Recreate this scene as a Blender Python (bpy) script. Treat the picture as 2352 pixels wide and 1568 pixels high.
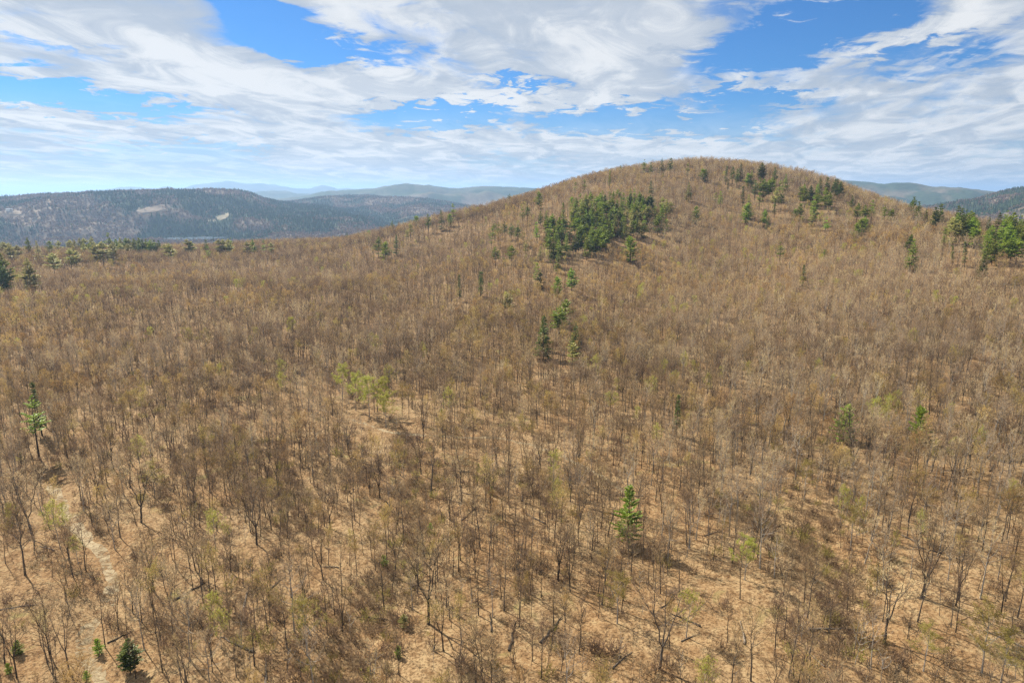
import bpy, math, random
import numpy as np

for o in list(bpy.data.objects): bpy.data.objects.remove(o)
scene = bpy.context.scene
COL = scene.collection
R = math.radians

# ------------------------------------------------------------------ camera
CAM_Z = 90.0
PITCH = math.atan(342/1568)
cam_d = bpy.data.cameras.new('camera'); cam_d.sensor_width = 36; cam_d.lens = 24
cam_d.clip_start = 1; cam_d.clip_end = 90000
cam = bpy.data.objects.new('camera', cam_d); COL.objects.link(cam)
cam.location = (0, 0, CAM_Z); cam.rotation_euler = (math.pi/2-PITCH, 0, 0)
scene.camera = cam

# ------------------------------------------------------------------ light
SUN_AZ, SUN_EL = -45.0, 41.0           # degrees, azimuth clockwise from +Y
sun_d = bpy.data.lights.new('sun', 'SUN'); sun_d.energy = 5.0; sun_d.angle = R(0.53); sun_d.color = (1.0, 0.92, 0.79)
sun = bpy.data.objects.new('sun', sun_d); COL.objects.link(sun)
# lamp looks along -Z; aim it from the sun towards the ground
from mathutils import Vector
sdir = Vector((math.sin(R(SUN_AZ))*math.cos(R(SUN_EL)), math.cos(R(SUN_AZ))*math.cos(R(SUN_EL)), math.sin(R(SUN_EL))))
sun.rotation_euler = sdir.to_track_quat('Z', 'Y').to_euler()
sun.location = (0, 0, 600)

scene.view_settings.view_transform = 'Standard'
scene.view_settings.look = 'None'
scene.view_settings.exposure = 1.08
scene.view_settings.gamma = 1.0
scene.view_settings.use_curve_mapping = False

def ray_uv(u, v):
    """direction of a point of the photograph (measured in 2352 x 1568 units)"""
    x = (u-1176)/1568; y = (784-v)/1568
    cp, sp = math.cos(PITCH), math.sin(PITCH)
    return np.array([x, cp+y*sp, -sp+y*cp])

class NT:
    """small helper for node trees"""
    def __init__(s, tree): s.t = tree; s.n = tree.nodes; s.l = tree.links
    def node(s, typ, **kw):
        n = s.n.new(typ)
        for k, v in kw.items(): setattr(n, k, v)
        return n
    def put(s, sock, v):
        if isinstance(v, bpy.types.NodeSocket): s.l.new(v, sock)
        elif v is not None: sock.default_value = v
    def math(s, op, a, b=None, c=None, clamp=False):
        n = s.node('ShaderNodeMath', operation=op); n.use_clamp = clamp
        s.put(n.inputs[0], a); s.put(n.inputs[1], b)
        if c is not None: s.put(n.inputs[2], c)
        return n.outputs[0]
    def noise(s, vec, scale, detail=4, rough=.55, dist=0.0, lac=2.0):
        n = s.node('ShaderNodeTexNoise'); s.put(n.inputs['Vector'], vec)
        n.inputs['Scale'].default_value = scale; n.inputs['Detail'].default_value = detail
        n.inputs['Roughness'].default_value = rough; n.inputs['Distortion'].default_value = dist
        n.inputs['Lacunarity'].default_value = lac
        return n.outputs['Fac']
    def ramp(s, fac, a, b, lo=0., hi=1.):
        n = s.node('ShaderNodeMapRange', interpolation_type='SMOOTHSTEP')
        s.put(n.inputs[0], fac); n.inputs[1].default_value = a; n.inputs[2].default_value = b
        n.inputs[3].default_value = lo; n.inputs[4].default_value = hi
        return n.outputs[0]
    def mix(s, fac, a, b, blend='MIX'):
        n = s.node('ShaderNodeMix', data_type='RGBA', blend_type=blend)
        s.put(n.inputs[0], fac)
        for sock, v in ((n.inputs[6], a), (n.inputs[7], b)):
            if isinstance(v, (tuple, list)): v = tuple(v)+((1,) if len(v) == 3 else ())
            s.put(sock, v)
        return n.outputs[2]
    def comb(s, x, y, z):
        n = s.node('ShaderNodeCombineXYZ'); s.put(n.inputs[0], x); s.put(n.inputs[1], y); s.put(n.inputs[2], z)
        return n.outputs[0]

# ------------------------------------------------------------------ sky
world = bpy.data.worlds.new('World'); scene.world = world; world.use_nodes = True
W = NT(world.node_tree); W.n.clear()
sky = W.node('ShaderNodeTexSky', sky_type='NISHITA'); sky.sun_disc = False
sky.sun_elevation = R(SUN_EL); sky.sun_rotation = R(SUN_AZ); sky.altitude = 400
sky.air_density = 1.0; sky.dust_density = 0.3; sky.ozone_density = 3.0
tc = W.node('ShaderNodeTexCoord')
sep = W.node('ShaderNodeSeparateXYZ'); W.l.new(tc.outputs['Generated'], sep.inputs[0])
dx, dy, dz = sep.outputs
den = W.math('ADD', W.math('MAXIMUM', dz, 0.0), 0.10)
px = W.math('DIVIDE', dx, den); py = W.math('DIVIDE', dy, den)
# streaks run away from the viewer, a little to the right
th = R(14); c_, s_ = math.cos(th), math.sin(th)
qx = W.math('SUBTRACT', W.math('MULTIPLY', px, c_), W.math('MULTIPLY', py, s_))
qy = W.math('ADD', W.math('MULTIPLY', px, s_), W.math('MULTIPLY', py, c_))
v_str = W.comb(qx, W.math('MULTIPLY', qy, 0.33), 3.7)
v_flat = W.comb(px, py, 9.1)
n_big = W.noise(v_str, 0.9, 3, .5, .4)
n_mid = W.noise(v_str, 2.6, 7, .6, .9)
n_wsp = W.noise(v_flat, 5.5, 9, .62, .5)
dens = W.math('ADD', W.math('MULTIPLY', n_big, .45), W.math('ADD', W.math('MULTIPLY', n_mid, .40), W.math('MULTIPLY', n_wsp, .28)))
ya = W.math('MAXIMUM', dy, 0.025)
ca = W.math('DIVIDE', dx, ya); cb = W.math('DIVIDE', dz, ya)
# wobble the coordinates so that the clear gaps get torn edges
ca = W.math('ADD', ca, W.math('MULTIPLY', W.math('SUBTRACT', n_mid, .5), .18))
cb = W.math('ADD', cb, W.math('MULTIPLY', W.math('SUBTRACT', n_wsp, .5), .10))
gaps = [ # u, v, half width, half height, tilt (deg, + = falls to the right), strength
 (600,25,120,34,28,1.0),(740,112,200,28,6,1.1),(640,70,90,40,40,.6),(180,228,200,22,8,1.5),(20,175,80,16,5,.5),
 (1000,266,135,22,-2,2.0),(1480,274,180,24,-3,1.7),(1210,197,90,10,5,1.0),(1880,70,240,46,-8,1.3),(2130,120,150,22,-14,.7),(1720,140,110,20,-5,.5),
 (1740,222,110,14,3,1.1),(350,374,120,14,3,1.2),(1620,300,100,10,2,1.2),(2250,150,150,14,-6,.35),(930,60,120,20,10,.25),(1640,25,80,30,0,.5),(480,345,160,10,0,.8),
 (2000,20,110,18,-6,.55),(120,105,120,10,12,.35)]
whites = [(1560,80,130,34,-10,.8),(880,215,150,50,22,.6),(1180,215,110,16,0,.6),(1320,238,80,12,0,.7),(1590,252,60,8,0,.8),(2180,60,170,22,-16,.7),(1350,330,300,30,6,.3),(430,130,200,60,16,.4),(120,270,150,16,4,.6)]
bias = None
for lst, sg in ((gaps, 1.0), (whites, -1.0)):
    for (u, v, hw, hh, tilt, st) in lst:
        d = ray_uv(u, v); a0, b0 = d[0]/d[1], d[2]/d[1]
        du = W.math('SUBTRACT', ca, a0); dv = W.math('SUBTRACT', cb, b0)
        t = R(-tilt); ct, sn = math.cos(t), math.sin(t)
        xx = W.math('MULTIPLY', W.math('ADD', W.math('MULTIPLY', du, ct), W.math('MULTIPLY', dv, sn)), 1606/hw)
        yy = W.math('MULTIPLY', W.math('SUBTRACT', W.math('MULTIPLY', dv, ct), W.math('MULTIPLY', du, sn)), 1606/hh)
        q = W.math('ADD', W.math('MULTIPLY', xx, xx), W.math('MULTIPLY', yy, yy))
        g = W.math('MULTIPLY', W.math('POWER', 2.718, W.math('MULTIPLY', q, -0.7)), st*sg)
        bias = g if bias is None else W.math('ADD', bias, g)
front = W.ramp(dy, 0.1, 0.4)
bias = W.math('MULTIPLY', bias, front)
cover = W.math('SUBTRACT', dens, W.math('MULTIPLY', bias, .44))
mask = W.ramp(cover, .31, .55)
lowhaze = W.ramp(dz, 0.0, 0.13, .97, 0.0)
mask = W.math('MAXIMUM', mask, lowhaze)
mask = W.math('MULTIPLY', mask, .97)
shade_n = W.noise(W.comb(qx, W.math('MULTIPLY', qy, 0.55), 17.0), 3.2, 6, .58, .8)
shade = W.math('ADD', W.math('MULTIPLY', W.ramp(shade_n, .40, .64), .80), W.math('MULTIPLY', W.ramp(cover, .5, .75), .35), clamp=True)
cloud = W.mix(shade, (4.2, 4.75, 5.5), (7.4, 7.5, 7.6))
skyc = W.mix(1.0, sky.outputs[0], (0.27, 0.60, 0.96), 'MULTIPLY')
colr = W.mix(mask, skyc, cloud)
bg = W.node('ShaderNodeBackground'); bg.inputs[1].default_value = 0.055
W.l.new(colr, bg.inputs[0])
wo = W.node('ShaderNodeOutputWorld'); W.l.new(bg.outputs[0], wo.inputs[0])

scene.cycles.max_bounces = 4; scene.cycles.diffuse_bounces = 2; scene.cycles.glossy_bounces = 1
scene.cycles.transmission_bounces = 2; scene.cycles.transparent_max_bounces = 8; scene.cycles.volume_bounces = 0
scene.cycles.use_denoising = True; scene.cycles.denoising_prefilter = 'NONE'
scene.cycles.caustics_reflective = False; scene.cycles.caustics_refractive = False

# ------------------------------------------------------------------ numpy noise
def _h(ix, iy, s):
    n = (ix.astype(np.int64)*374761393 + iy.astype(np.int64)*668265263 + s*974634777) & 0x7fffffff
    n = ((n ^ (n >> 13))*1274126177) & 0x7fffffff
    return ((n ^ (n >> 16)) & 0xffff)/65535.0
def vnoise(x, y, s=0):
    x = np.asarray(x, float); y = np.asarray(y, float)
    ix = np.floor(x); iy = np.floor(y); fx = x-ix; fy = y-iy
    fx = fx*fx*(3-2*fx); fy = fy*fy*(3-2*fy)
    a = _h(ix, iy, s); b = _h(ix+1, iy, s); c = _h(ix, iy+1, s); d = _h(ix+1, iy+1, s)
    return (a+(b-a)*fx)*(1-fy)+(c+(d-c)*fx)*fy
def fbm(x, y, s=0, o=4):
    t = 0; a = .5; w = 0
    for k in range(o):
        t = t+a*vnoise(x, y, s+k*17); w += a; x = x*2.03+11.3; y = y*2.03-7.1; a *= .5
    return t/w
def sstep(a, b, x):
    t = np.clip((x-a)/(b-a), 0, 1); return t*t*(3-2*t)

# ------------------------------------------------------------------ terrain height
def az_of(u): return math.degrees(math.atan((u-1176)/1606))
cp = []   # (azimuth deg, distance, height relative to the camera)
sky_u = [-250, 0, 400, 700, 870, 1050, 1200, 1390, 1560, 1750, 1930, 2150, 2352, 2600]
sky_y = [543, 546, 552, 552, 526, 477, 441, 388, 372, 380, 415, 464, 503, 530]
sky_r = [1000, 1000, 1000, 1000, 950, 1000, 1050, 1100, 1150, 1150, 1050, 850, 750, 720]
for u, y, r in zip(sky_u, sky_y, sky_r):
    z = r*(442-y)/1606-15.5; a = az_of(u)
    cp += [(a, r, z), (a, r+220, z-20 if z > -70 else z-12), (a, r+520, z-75 if z > -70 else z-60), (a, r+1000, -165), (a, r+1600, -212)]
for u, pts in {
    -250: [(300,-89),(600,-88),(850,-84)], 0: [(110,-91),(300,-89),(600,-88),(850,-85)], 400: [(150,-92),(350,-90),(600,-89),(850,-85)],
    700: [(110,-91),(300,-90),(600,-90),(850,-86)], 870: [(500,-90),(700,-87),(840,-76)], 1050: [(140,-91),(300,-90),(500,-90),(700,-80),(860,-60)],
    1200: [(420,-89),(600,-74),(820,-44)], 1390: [(110,-90),(300,-88),(450,-87),(650,-62),(800,-25),(950,3)],
    1560: [(300,-87),(500,-84),(650,-69),(800,-38),(960,2)], 1750: [(110,-88),(300,-86),(500,-83),(650,-72),(800,-46),(960,-8)],
    1930: [(300,-84),(450,-79),(600,-67),(750,-46),(900,-20)], 2150: [(110,-87),(250,-84),(400,-78),(550,-66),(700,-46)],
    2352: [(200,-84),(350,-77),(500,-65),(620,-54)], 2600: [(200,-84),(400,-77),(560,-67)]}.items():
    cp += [(az_of(u), r, z) for r, z in pts]
for a in (-75, -110, -150, 180, 150, 110, 75):
    cp += [(a, 120, -90), (a, 400, -92), (a, 900, -105), (a, 1700, -160), (a, 2600, -212)]
cp += [(0, 15, -91)]
CP = np.array([(r*math.sin(R(a))/1000, r*math.cos(R(a))/1000, z) for a, r, z in cp])
def _tk(d2): return np.where(d2 > 1e-12, d2*np.log(np.maximum(d2, 1e-12)), 0)
_n = len(CP)
_d2 = ((CP[:, None, :2]-CP[None, :, :2])**2).sum(-1)
_A = np.zeros((_n+3, _n+3)); _A[:_n, :_n] = _tk(_d2)+np.eye(_n)*0.002
_A[:_n, _n] = 1; _A[:_n, _n+1:] = CP[:, :2]; _A[_n, :_n] = 1; _A[_n+1:, :_n] = CP[:, :2].T
_w = np.linalg.solve(_A, np.concatenate([CP[:, 2], [0, 0, 0]]))
def tps(x, y):
    x = np.asarray(x)/1000; y = np.asarray(y)/1000
    out = np.full(x.shape, _w[_n])+_w[_n+1]*x+_w[_n+2]*y
    for k in range(_n):
        out += _w[k]*_tk((x-CP[k, 0])**2+(y-CP[k, 1])**2)
    return out

RIDGES = [ # crest line in the photograph, distance, width towards us, width behind
 ([(-400,460),(-150,462),(0,453),(60,448),(110,445),(250,442),(330,439),(400,438),(540,437),(575,443),(605,455),(640,463),(720,470),(850,490),(1000,540)], 5200, 1550, 1500),
 ([(560,500),(640,464),(700,457),(760,452),(850,450),(960,458),(1100,478),(1250,500)], 6600, 1900, 1300),
 ([(560,500),(610,466),(650,457),(700,447),(760,441),(850,434),(890,426),(930,423),(970,425),(1040,433),(1075,431),(1110,426),(1160,428),(1220,432),(1400,437),(1700,445)], 9500, 2300, 2500),
 ([(300,480),(540,446),(600,440),(700,446),(760,452)], 13500, 2500, 3000),
 ([(0,455),(150,446),(250,438),(300,434),(390,433),(410,435),(440,429),(490,425),(520,420),(560,425),(600,425),(640,430),(700,435),(740,432),(800,436),(900,440),(1200,446)], 22000, 5000, 6000),
 ([(1600,410),(1930,416),(2000,420),(2030,425),(2060,423),(2100,427),(2200,434),(2290,440),(2352,444),(2700,450)], 8500, 2300, 2600),
 ([(2030,500),(2100,476),(2160,466),(2230,458),(2300,441),(2352,434),(2500,424),(2750,430)], 5000, 1900, 1500)]
BASE = -222.0
def far_z(x, y):
    r = np.hypot(x, y); az = np.degrees(np.arctan2(x, y))
    u = 1176+1606*np.tan(np.radians(np.clip(az, -65, 65)))
    z = BASE+10*fbm(x/900, y/900, 5)-5
    wob = (fbm(x/1300, y/1300, 9, 4)-.5)
    for pts, rr, wf, wb in RIDGES:
        P = np.array(pts, float)
        yy = np.interp(u, P[:, 0], P[:, 1])
        fade = sstep(P[0, 0]-150, P[0, 0], u)*(1-sstep(P[-1, 0], P[-1, 0]+150, u))
        rc = rr*(1+.05*(vnoise(az/5, rr/1000., 3)-.5))
        crest = rc*(442-yy)/1606-8
        t = np.where(r < rc, (rc-r)/wf, (r-rc)/wb)
        t = np.clip(t+wob*1.1*np.clip(t*3, 0, 1), 0, 1)
        prof = (1-t)**1.2*(1+1.2*t)
        prof = prof*(1-sstep(.85, 1, t))
        h = (crest-BASE)*prof*fade
        small = (fbm(x/(rr*.035), y/(rr*.035), 21, 4)-.5)*rr*.017*np.clip(t*4, .10, 1)*(prof > 0.02)
        z = np.maximum(z, BASE+h+small)
    return z
def chan(x, y):
    """shallow drainage lines in the near wood"""
    d = np.zeros_like(x)
    for pts, w, dep in CHANNELS:
        m = np.full(x.shape, 1e9)
        for (ax, ay), (bx, by) in zip(pts[:-1], pts[1:]):
            vx, vy = bx-ax, by-ay; t = np.clip(((x-ax)*vx+(y-ay)*vy)/(vx*vx+vy*vy), 0, 1)
            m = np.minimum(m, (x-ax-t*vx)**2+(y-ay-t*vy)**2)
        d -= dep*np.exp(-m/(w*w))
    return d
CHANNELS = []
def height(x, y):
    x = np.asarray(x, float); y = np.asarray(y, float)
    shp = x.shape; x = x.ravel(); y = y.ravel()
    r = np.hypot(x, y); z = np.empty_like(x)
    near = r < 2700; mid = (r > 1700)
    z[:] = 0
    if mid.any(): zf = np.zeros_like(x); zf[mid] = far_z(x[mid], y[mid])
    else: zf = z
    if near.any():
        xn, yn = x[near], y[near]
        zn = tps(xn, yn)+(fbm(xn/16, yn/16, 31, 3)-.5)*1.6+(fbm(xn/70, yn/70, 41, 3)-.5)*4*sstep(60, 300, r[near])+(fbm(xn/180, yn/180, 43, 3)-.5)*13*sstep(200, 600, r[near])
        if CHANNELS: zn = zn+chan(xn, yn)
        w = sstep(1800, 2600, r[near])
        z[near] = zn*(1-w)+zf[near]*w
    z[~near] = zf[~near]
    return (z+CAM_Z).reshape(shp)

RS = np.exp(np.linspace(math.log(50), math.log(9000), 900))
def cast(u, v, h=0.0):
    """where the line of sight through (u, v) first comes within h of the ground"""
    d = ray_uv(u, v); hz = math.hypot(d[0], d[1]); ex, ey, sl = d[0]/hz, d[1]/hz, d[2]/hz
    g = height(RS*ex, RS*ey)+h
    k = np.nonzero(CAM_Z+RS*sl <= g)[0]
    if len(k) == 0: return None
    k = max(k[0], 1); rr = np.linspace(RS[k-1], RS[k], 12); g = height(rr*ex, rr*ey)+h
    j = np.nonzero(CAM_Z+rr*sl <= g)[0]; r = rr[j[0]] if len(j) else RS[k]
    return np.array([r*ex, r*ey])
def proj(x, y, z):
    """photograph position (2352 x 1568 units) of a world point, with its depth"""
    cp_, sp_ = math.cos(PITCH), math.sin(PITCH); zz = z-CAM_Z
    f = y*cp_-zz*sp_; up = y*sp_+zz*cp_
    return 1176+1568*x/f, 784-1568*up/f, f

TRACK_UV = [[(118,1105),(150,1170),(190,1222),(236,1268),(262,1330),(232,1400),(190,1450),(200,1500),(236,1568),(262,1640)],
            [(800,958),(900,990),(1010,998),(1120,1002),(1220,1018),(1300,1048),(1380,1090),(1450,1135)]]
GULLY_UV = [[(930,1010),(975,1080),(985,1200),(930,1300),(860,1390),(830,1480),(800,1568)], [(500,1000),(620,1090),(700,1200)], [(1700,1160),(1880,1240),(1960,1330),(1930,1450)]]
TRACKS = [[tuple(cast(u, v)) for u, v in line] for line in TRACK_UV]
GULLIES = [[tuple(cast(u, v)) for u, v in line] for line in GULLY_UV]
CHANNELS = [(TRACKS[0], 5, 1.2), (TRACKS[1], 4, .5)]+[(g, 7, 2.2) for g in GULLIES]
def dist_line(x, y, pts):
    m = np.full(np.shape(x), 1e9)
    for (ax, ay), (bx, by) in zip(pts[:-1], pts[1:]):
        vx, vy = bx-ax, by-ay; t = np.clip(((x-ax)*vx+(y-ay)*vy)/(vx*vx+vy*vy), 0, 1)
        m = np.minimum(m, np.hypot(x-ax-t*vx, y-ay-t*vy))
    return m

# ------------------------------------------------------------------ objects helpers
def tag(o, label=None, cat=None, group=None, kind=None):
    if label: o['label'] = label
    if cat: o['category'] = cat
    if group: o['group'] = group
    if kind: o['kind'] = kind
    return o
def make_mesh(name, V, F, mats, fm=None, smooth=False):
    me = bpy.data.meshes.new(name)
    me.from_pydata([tuple(v) for v in V], [], F)
    for m in mats: me.materials.append(m)
    if fm is not None: me.polygons.foreach_set('material_index', fm)
    if smooth: me.polygons.foreach_set('use_smooth', [True]*len(me.polygons))
    me.update(); return me
def link(name, me, parent=None):
    o = bpy.data.objects.new(name, me); COL.objects.link(o)
    if parent is not None: o.parent = parent
    return o
def grid_mesh(name, V, nr, nc, mat, wrap=False):
    i, j = np.meshgrid(np.arange(nr-1), np.arange(nc if wrap else nc-1), indexing='ij')
    j2 = (j+1) % nc
    q = np.stack([i*nc+j, i*nc+j2, (i+1)*nc+j2, (i+1)*nc+j], -1).reshape(-1, 4)[:, ::-1]
    me = bpy.data.meshes.new(name)
    me.vertices.add(len(V)); me.vertices.foreach_set('co', np.asarray(V, np.float32).ravel())
    me.loops.add(q.size); me.loops.foreach_set('vertex_index', q.ravel().astype(np.int32))
    me.polygons.add(len(q)); me.polygons.foreach_set('loop_start', np.arange(0, q.size, 4, dtype=np.int32))
    me.polygons.foreach_set('loop_total', np.full(len(q), 4, np.int32))
    me.polygons.foreach_set('use_smooth', np.ones(len(q), bool))
    me.materials.append(mat); me.update(calc_edges=True); me.validate(); return me

# ------------------------------------------------------------------ materials
def new_mat(name):
    m = bpy.data.materials.new(name); m.use_nodes = True
    t = NT(m.node_tree); t.n.clear()
    out = t.node('ShaderNodeOutputMaterial'); return m, t, out
def bark_mat(name, a, b, scale=3.0, rough=.9):
    m, t, out = new_mat(name)
    co = t.node('ShaderNodeTexCoord').outputs['Object']
    mp = t.node('ShaderNodeMapping'); t.l.new(co, mp.inputs[0]); mp.inputs['Scale'].default_value = (1, 1, .25)
    n = t.noise(mp.outputs[0], scale, 5, .65)
    rnd = t.node('ShaderNodeObjectInfo').outputs['Random']
    c = t.mix(t.ramp(n, .35, .65), a, b)
    k = t.math('ADD', t.math('MULTIPLY', rnd, .6), .7)
    hs = t.node('ShaderNodeHueSaturation'); t.l.new(k, hs.inputs['Value']); t.l.new(c, hs.inputs['Color'])
    p = t.node('ShaderNodeBsdfPrincipled'); t.l.new(hs.outputs[0], p.inputs['Base Color']); p.inputs['Roughness'].default_value = rough
    p.inputs['Specular IOR Level'].default_value = .15
    bp = t.node('ShaderNodeBump'); bp.inputs['Strength'].default_value = .5; bp.inputs['Distance'].default_value = .04
    t.l.new(n, bp.inputs['Height']); t.l.new(bp.outputs[0], p.inputs['Normal'])
    t.l.new(p.outputs[0], out.inputs[0]); return m
def leaf_mat(name, a, b, trans=.35, var=.5, gloss=0.):
    """leaves, needles and fine twigs: some light passes through"""
    m, t, out = new_mat(name)
    g = t.node('ShaderNodeNewGeometry'); rnd = t.node('ShaderNodeObjectInfo').outputs['Random']
    c = t.mix(g.outputs['Random Per Island'], a, b)
    hs = t.node('ShaderNodeHueSaturation'); t.l.new(c, hs.inputs['Color'])
    t.l.new(t.math('ADD', t.math('MULTIPLY', rnd, var), 1-var*.5), hs.inputs['Value'])
    t.l.new(t.math('ADD', t.math('MULTIPLY', rnd, .03), .485), hs.inputs['Hue'])
    d = t.node('ShaderNodeBsdfDiffuse'); tr = t.node('ShaderNodeBsdfTranslucent')
    t.l.new(hs.outputs[0], d.inputs[0]); t.l.new(hs.outputs[0], tr.inputs[0])
    mx = t.node('ShaderNodeMixShader'); mx.inputs[0].default_value = trans
    t.l.new(d.outputs[0], mx.inputs[1]); t.l.new(tr.outputs[0], mx.inputs[2])
    if gloss:
        gl = t.node('ShaderNodeBsdfGlossy'); gl.inputs['Roughness'].default_value = .45; gl.inputs['Color'].default_value = (.85, .88, .8, 1)
        m2 = t.node('ShaderNodeMixShader'); m2.inputs[0].default_value = gloss; t.l.new(mx.outputs[0], m2.inputs[1]); t.l.new(gl.outputs[0], m2.inputs[2]); mx = m2
    t.l.new(mx.outputs[0], out.inputs[0]); return m

BARK_GREY = bark_mat('bark_grey', (0.062, 0.050, 0.038), (0.130, 0.108, 0.087))
BARK_PALE = bark_mat('bark_pale', (0.192, 0.172, 0.144), (0.368, 0.336, 0.296))
BARK_DARK = bark_mat('bark_dark', (0.036, 0.029, 0.022), (0.080, 0.064, 0.048))
BARK_DEAD = bark_mat('bark_dead_log', (.09, .07, .05), (.22, .18, .14))
TWIG_GREY = leaf_mat('twig_grey_brown', (0.292, 0.193, 0.101), (0.434, 0.301, 0.160), .3, .8)
TWIG_TAN = leaf_mat('twig_tan_buds', (0.390, 0.251, 0.096), (0.543, 0.368, 0.153), .35, .6)
TWIG_RED = leaf_mat('twig_red_buds', (0.224, 0.148, 0.087), (0.311, 0.221, 0.138), .35, .4)
TWIG_PALE = leaf_mat('twig_pale_grey', (0.394, 0.287, 0.167), (0.569, 0.426, 0.259), .3, .7)
TWIG_DARK = leaf_mat('twig_dark_brown', (0.209, 0.144, 0.087), (0.352, 0.249, 0.160), .25, .6)
LEAF_LIME = leaf_mat('leaf_lime', (0.299, 0.319, 0.054), (0.458, 0.454, 0.115), .5, .25)
LEAF_OLIVE = leaf_mat('leaf_olive', (0.243, 0.200, 0.056), (0.340, 0.286, 0.091), .45, .4)
NEEDLE_MID = leaf_mat('needle_green', (0.145, 0.187, 0.032), (0.290, 0.329, 0.051), .4, .45, 0.03)
NEEDLE_DARK = leaf_mat('needle_dark_green', (0.074, 0.109, 0.024), (0.152, 0.182, 0.036), .35, .45, 0.025)
NEEDLE_LIGHT = leaf_mat('needle_pale_green', (0.266, 0.263, 0.081), (0.459, 0.415, 0.150), .5, .35, 0.03)
NEEDLE_BRIGHT = leaf_mat('needle_bright_green', (0.160, 0.243, 0.028), (0.333, 0.400, 0.051), .45, .35, 0.03)
FAR_CONIFER = leaf_mat('far_conifer_crown', (0.044, 0.066, 0.028), (0.094, 0.116, 0.046), .1, .6)
FAR_BARE = leaf_mat('far_bare_crown', (0.189, 0.126, 0.091), (0.287, 0.203, 0.143), .1, .6)
FAR_BUD = leaf_mat('far_budding_crown', (0.189, 0.161, 0.065), (0.265, 0.211, 0.091), .1, .5)

def ground_mat():
    m, t, out = new_mat('leaf_litter_ground')
    at = t.node('ShaderNodeAttribute', attribute_name='land'); far = t.node('ShaderNodeAttribute', attribute_name='far').outputs['Fac']
    pos = t.node('ShaderNodeNewGeometry').outputs['Position']
    n1 = t.noise(pos, .035, 5, .6, .5); n2 = t.noise(pos, .42, 6, .7); n3 = t.noise(pos, 1.7, 5, .75)
    c = t.mix(t.ramp(n1, .35, .65), (0.248, 0.143, 0.072), (0.310, 0.203, 0.115))
    c = t.mix(t.ramp(n2, .48, .68), c, (0.138, 0.073, 0.033))
    c = t.mix(t.math('MULTIPLY', t.ramp(n2, .52, .30), .55), c, (0.358, 0.266, 0.156))
    c = t.mix(t.math('MULTIPLY', t.ramp(n3, .47, .62), .85), c, (0.069, 0.040, 0.020))
    c = t.mix(t.math('MULTIPLY', t.ramp(n3, .46, .32), .5), c, (0.399, 0.299, 0.181))
    n4 = t.noise(pos, .06, 4, .6, 1.0)
    c = t.mix(t.math('MULTIPLY', t.ramp(n4, .60, .72), .6), c, (0.208, 0.182, 0.072))
    fn = t.noise(pos, .006, 6, .65); fn2 = t.noise(pos, .03, 4, .7)
    fc = t.mix(t.ramp(fn2, .35, .7), t.mix(1, at.outputs['Color'], (.7, .7, .7), 'MULTIPLY'), t.mix(1, at.outputs['Color'], (1.3, 1.3, 1.3), 'MULTIPLY'))
    c = t.mix(far, c, fc)
    c = t.mix(1, c, (.95, .975, .90), 'MULTIPLY')
    p = t.node('ShaderNodeBsdfPrincipled'); t.l.new(c, p.inputs['Base Color']); p.inputs['Roughness'].default_value = .95
    p.inputs['Specular IOR Level'].default_value = .1
    b1 = t.node('ShaderNodeBump'); b1.inputs['Strength'].default_value = .7; b1.inputs['Distance'].default_value = .25
    t.l.new(t.math('ADD', n3, t.math('MULTIPLY', n2, 1.5)), b1.inputs['Height']); t.l.new(b1.outputs[0], p.inputs['Normal'])
    t.l.new(p.outputs[0], out.inputs[0]); return m

# ------------------------------------------------------------------ ground sheet
def land_type(x, y):
    """0 = bare hardwood .. 1 = conifer wood on the far hills"""
    a = fbm(x/330, y/330, 71, 5); b = fbm(x/1500, y/1500, 77, 3)
    return sstep(.47, .56, a*.7+b*.3+.02)
def build_ground():
    az = np.concatenate([np.arange(-48, 48.01, .25), np.arange(51, 312, 3.0)])
    rr = np.concatenate([[2, 12, 25, 40], np.exp(np.linspace(math.log(55), math.log(46000), 620))])
    A, RR = np.meshgrid(np.radians(az), rr); X = RR*np.sin(A); Y = RR*np.cos(A)
    Z = height(X, Y)
    V = np.stack([X, Y, Z], -1).reshape(-1, 3)
    global GRID; GRID = (rr, Z[:, :385])
    me = grid_mesh('ground', V, len(rr), len(az), ground_mat(), wrap=True)
    x, y = V[:, 0], V[:, 1]; r = np.hypot(x, y)
    lt = np.maximum(land_type(x, y), .75*sstep(7300, 8300, r))[:, None]
    col = np.array([[.17, .125, .095]])*(1-lt)+np.array([[.035, .052, .024]])*lt
    ca = me.attributes.new('land', 'FLOAT_COLOR', 'POINT')
    ca.data.foreach_set('color', np.concatenate([col, np.ones((len(col), 1))], 1).astype(np.float32).ravel())
    fa = me.attributes.new('far', 'FLOAT', 'POINT'); fa.data.foreach_set('value', sstep(1500, 2400, r).astype(np.float32))
    tag(link('ground', me), kind='structure', label='leaf covered forest ground rising into the wooded hill')
build_ground()

def sheet_z(x, y):
    """height of the built ground sheet, between its grid points"""
    rr, Z = GRID; r = np.hypot(x, y); i = np.clip(np.searchsorted(rr, r)-1, 0, len(rr)-2); fr = (r-rr[i])/(rr[i+1]-rr[i])
    a = (np.degrees(np.arctan2(x, y))+48)/.25; j = np.clip(a.astype(int), 0, 383); fa = a-j
    return (Z[i, j]*(1-fa)+Z[i, j+1]*fa)*(1-fr)+(Z[i+1, j]*(1-fa)+Z[i+1, j+1]*fa)*fr
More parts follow.
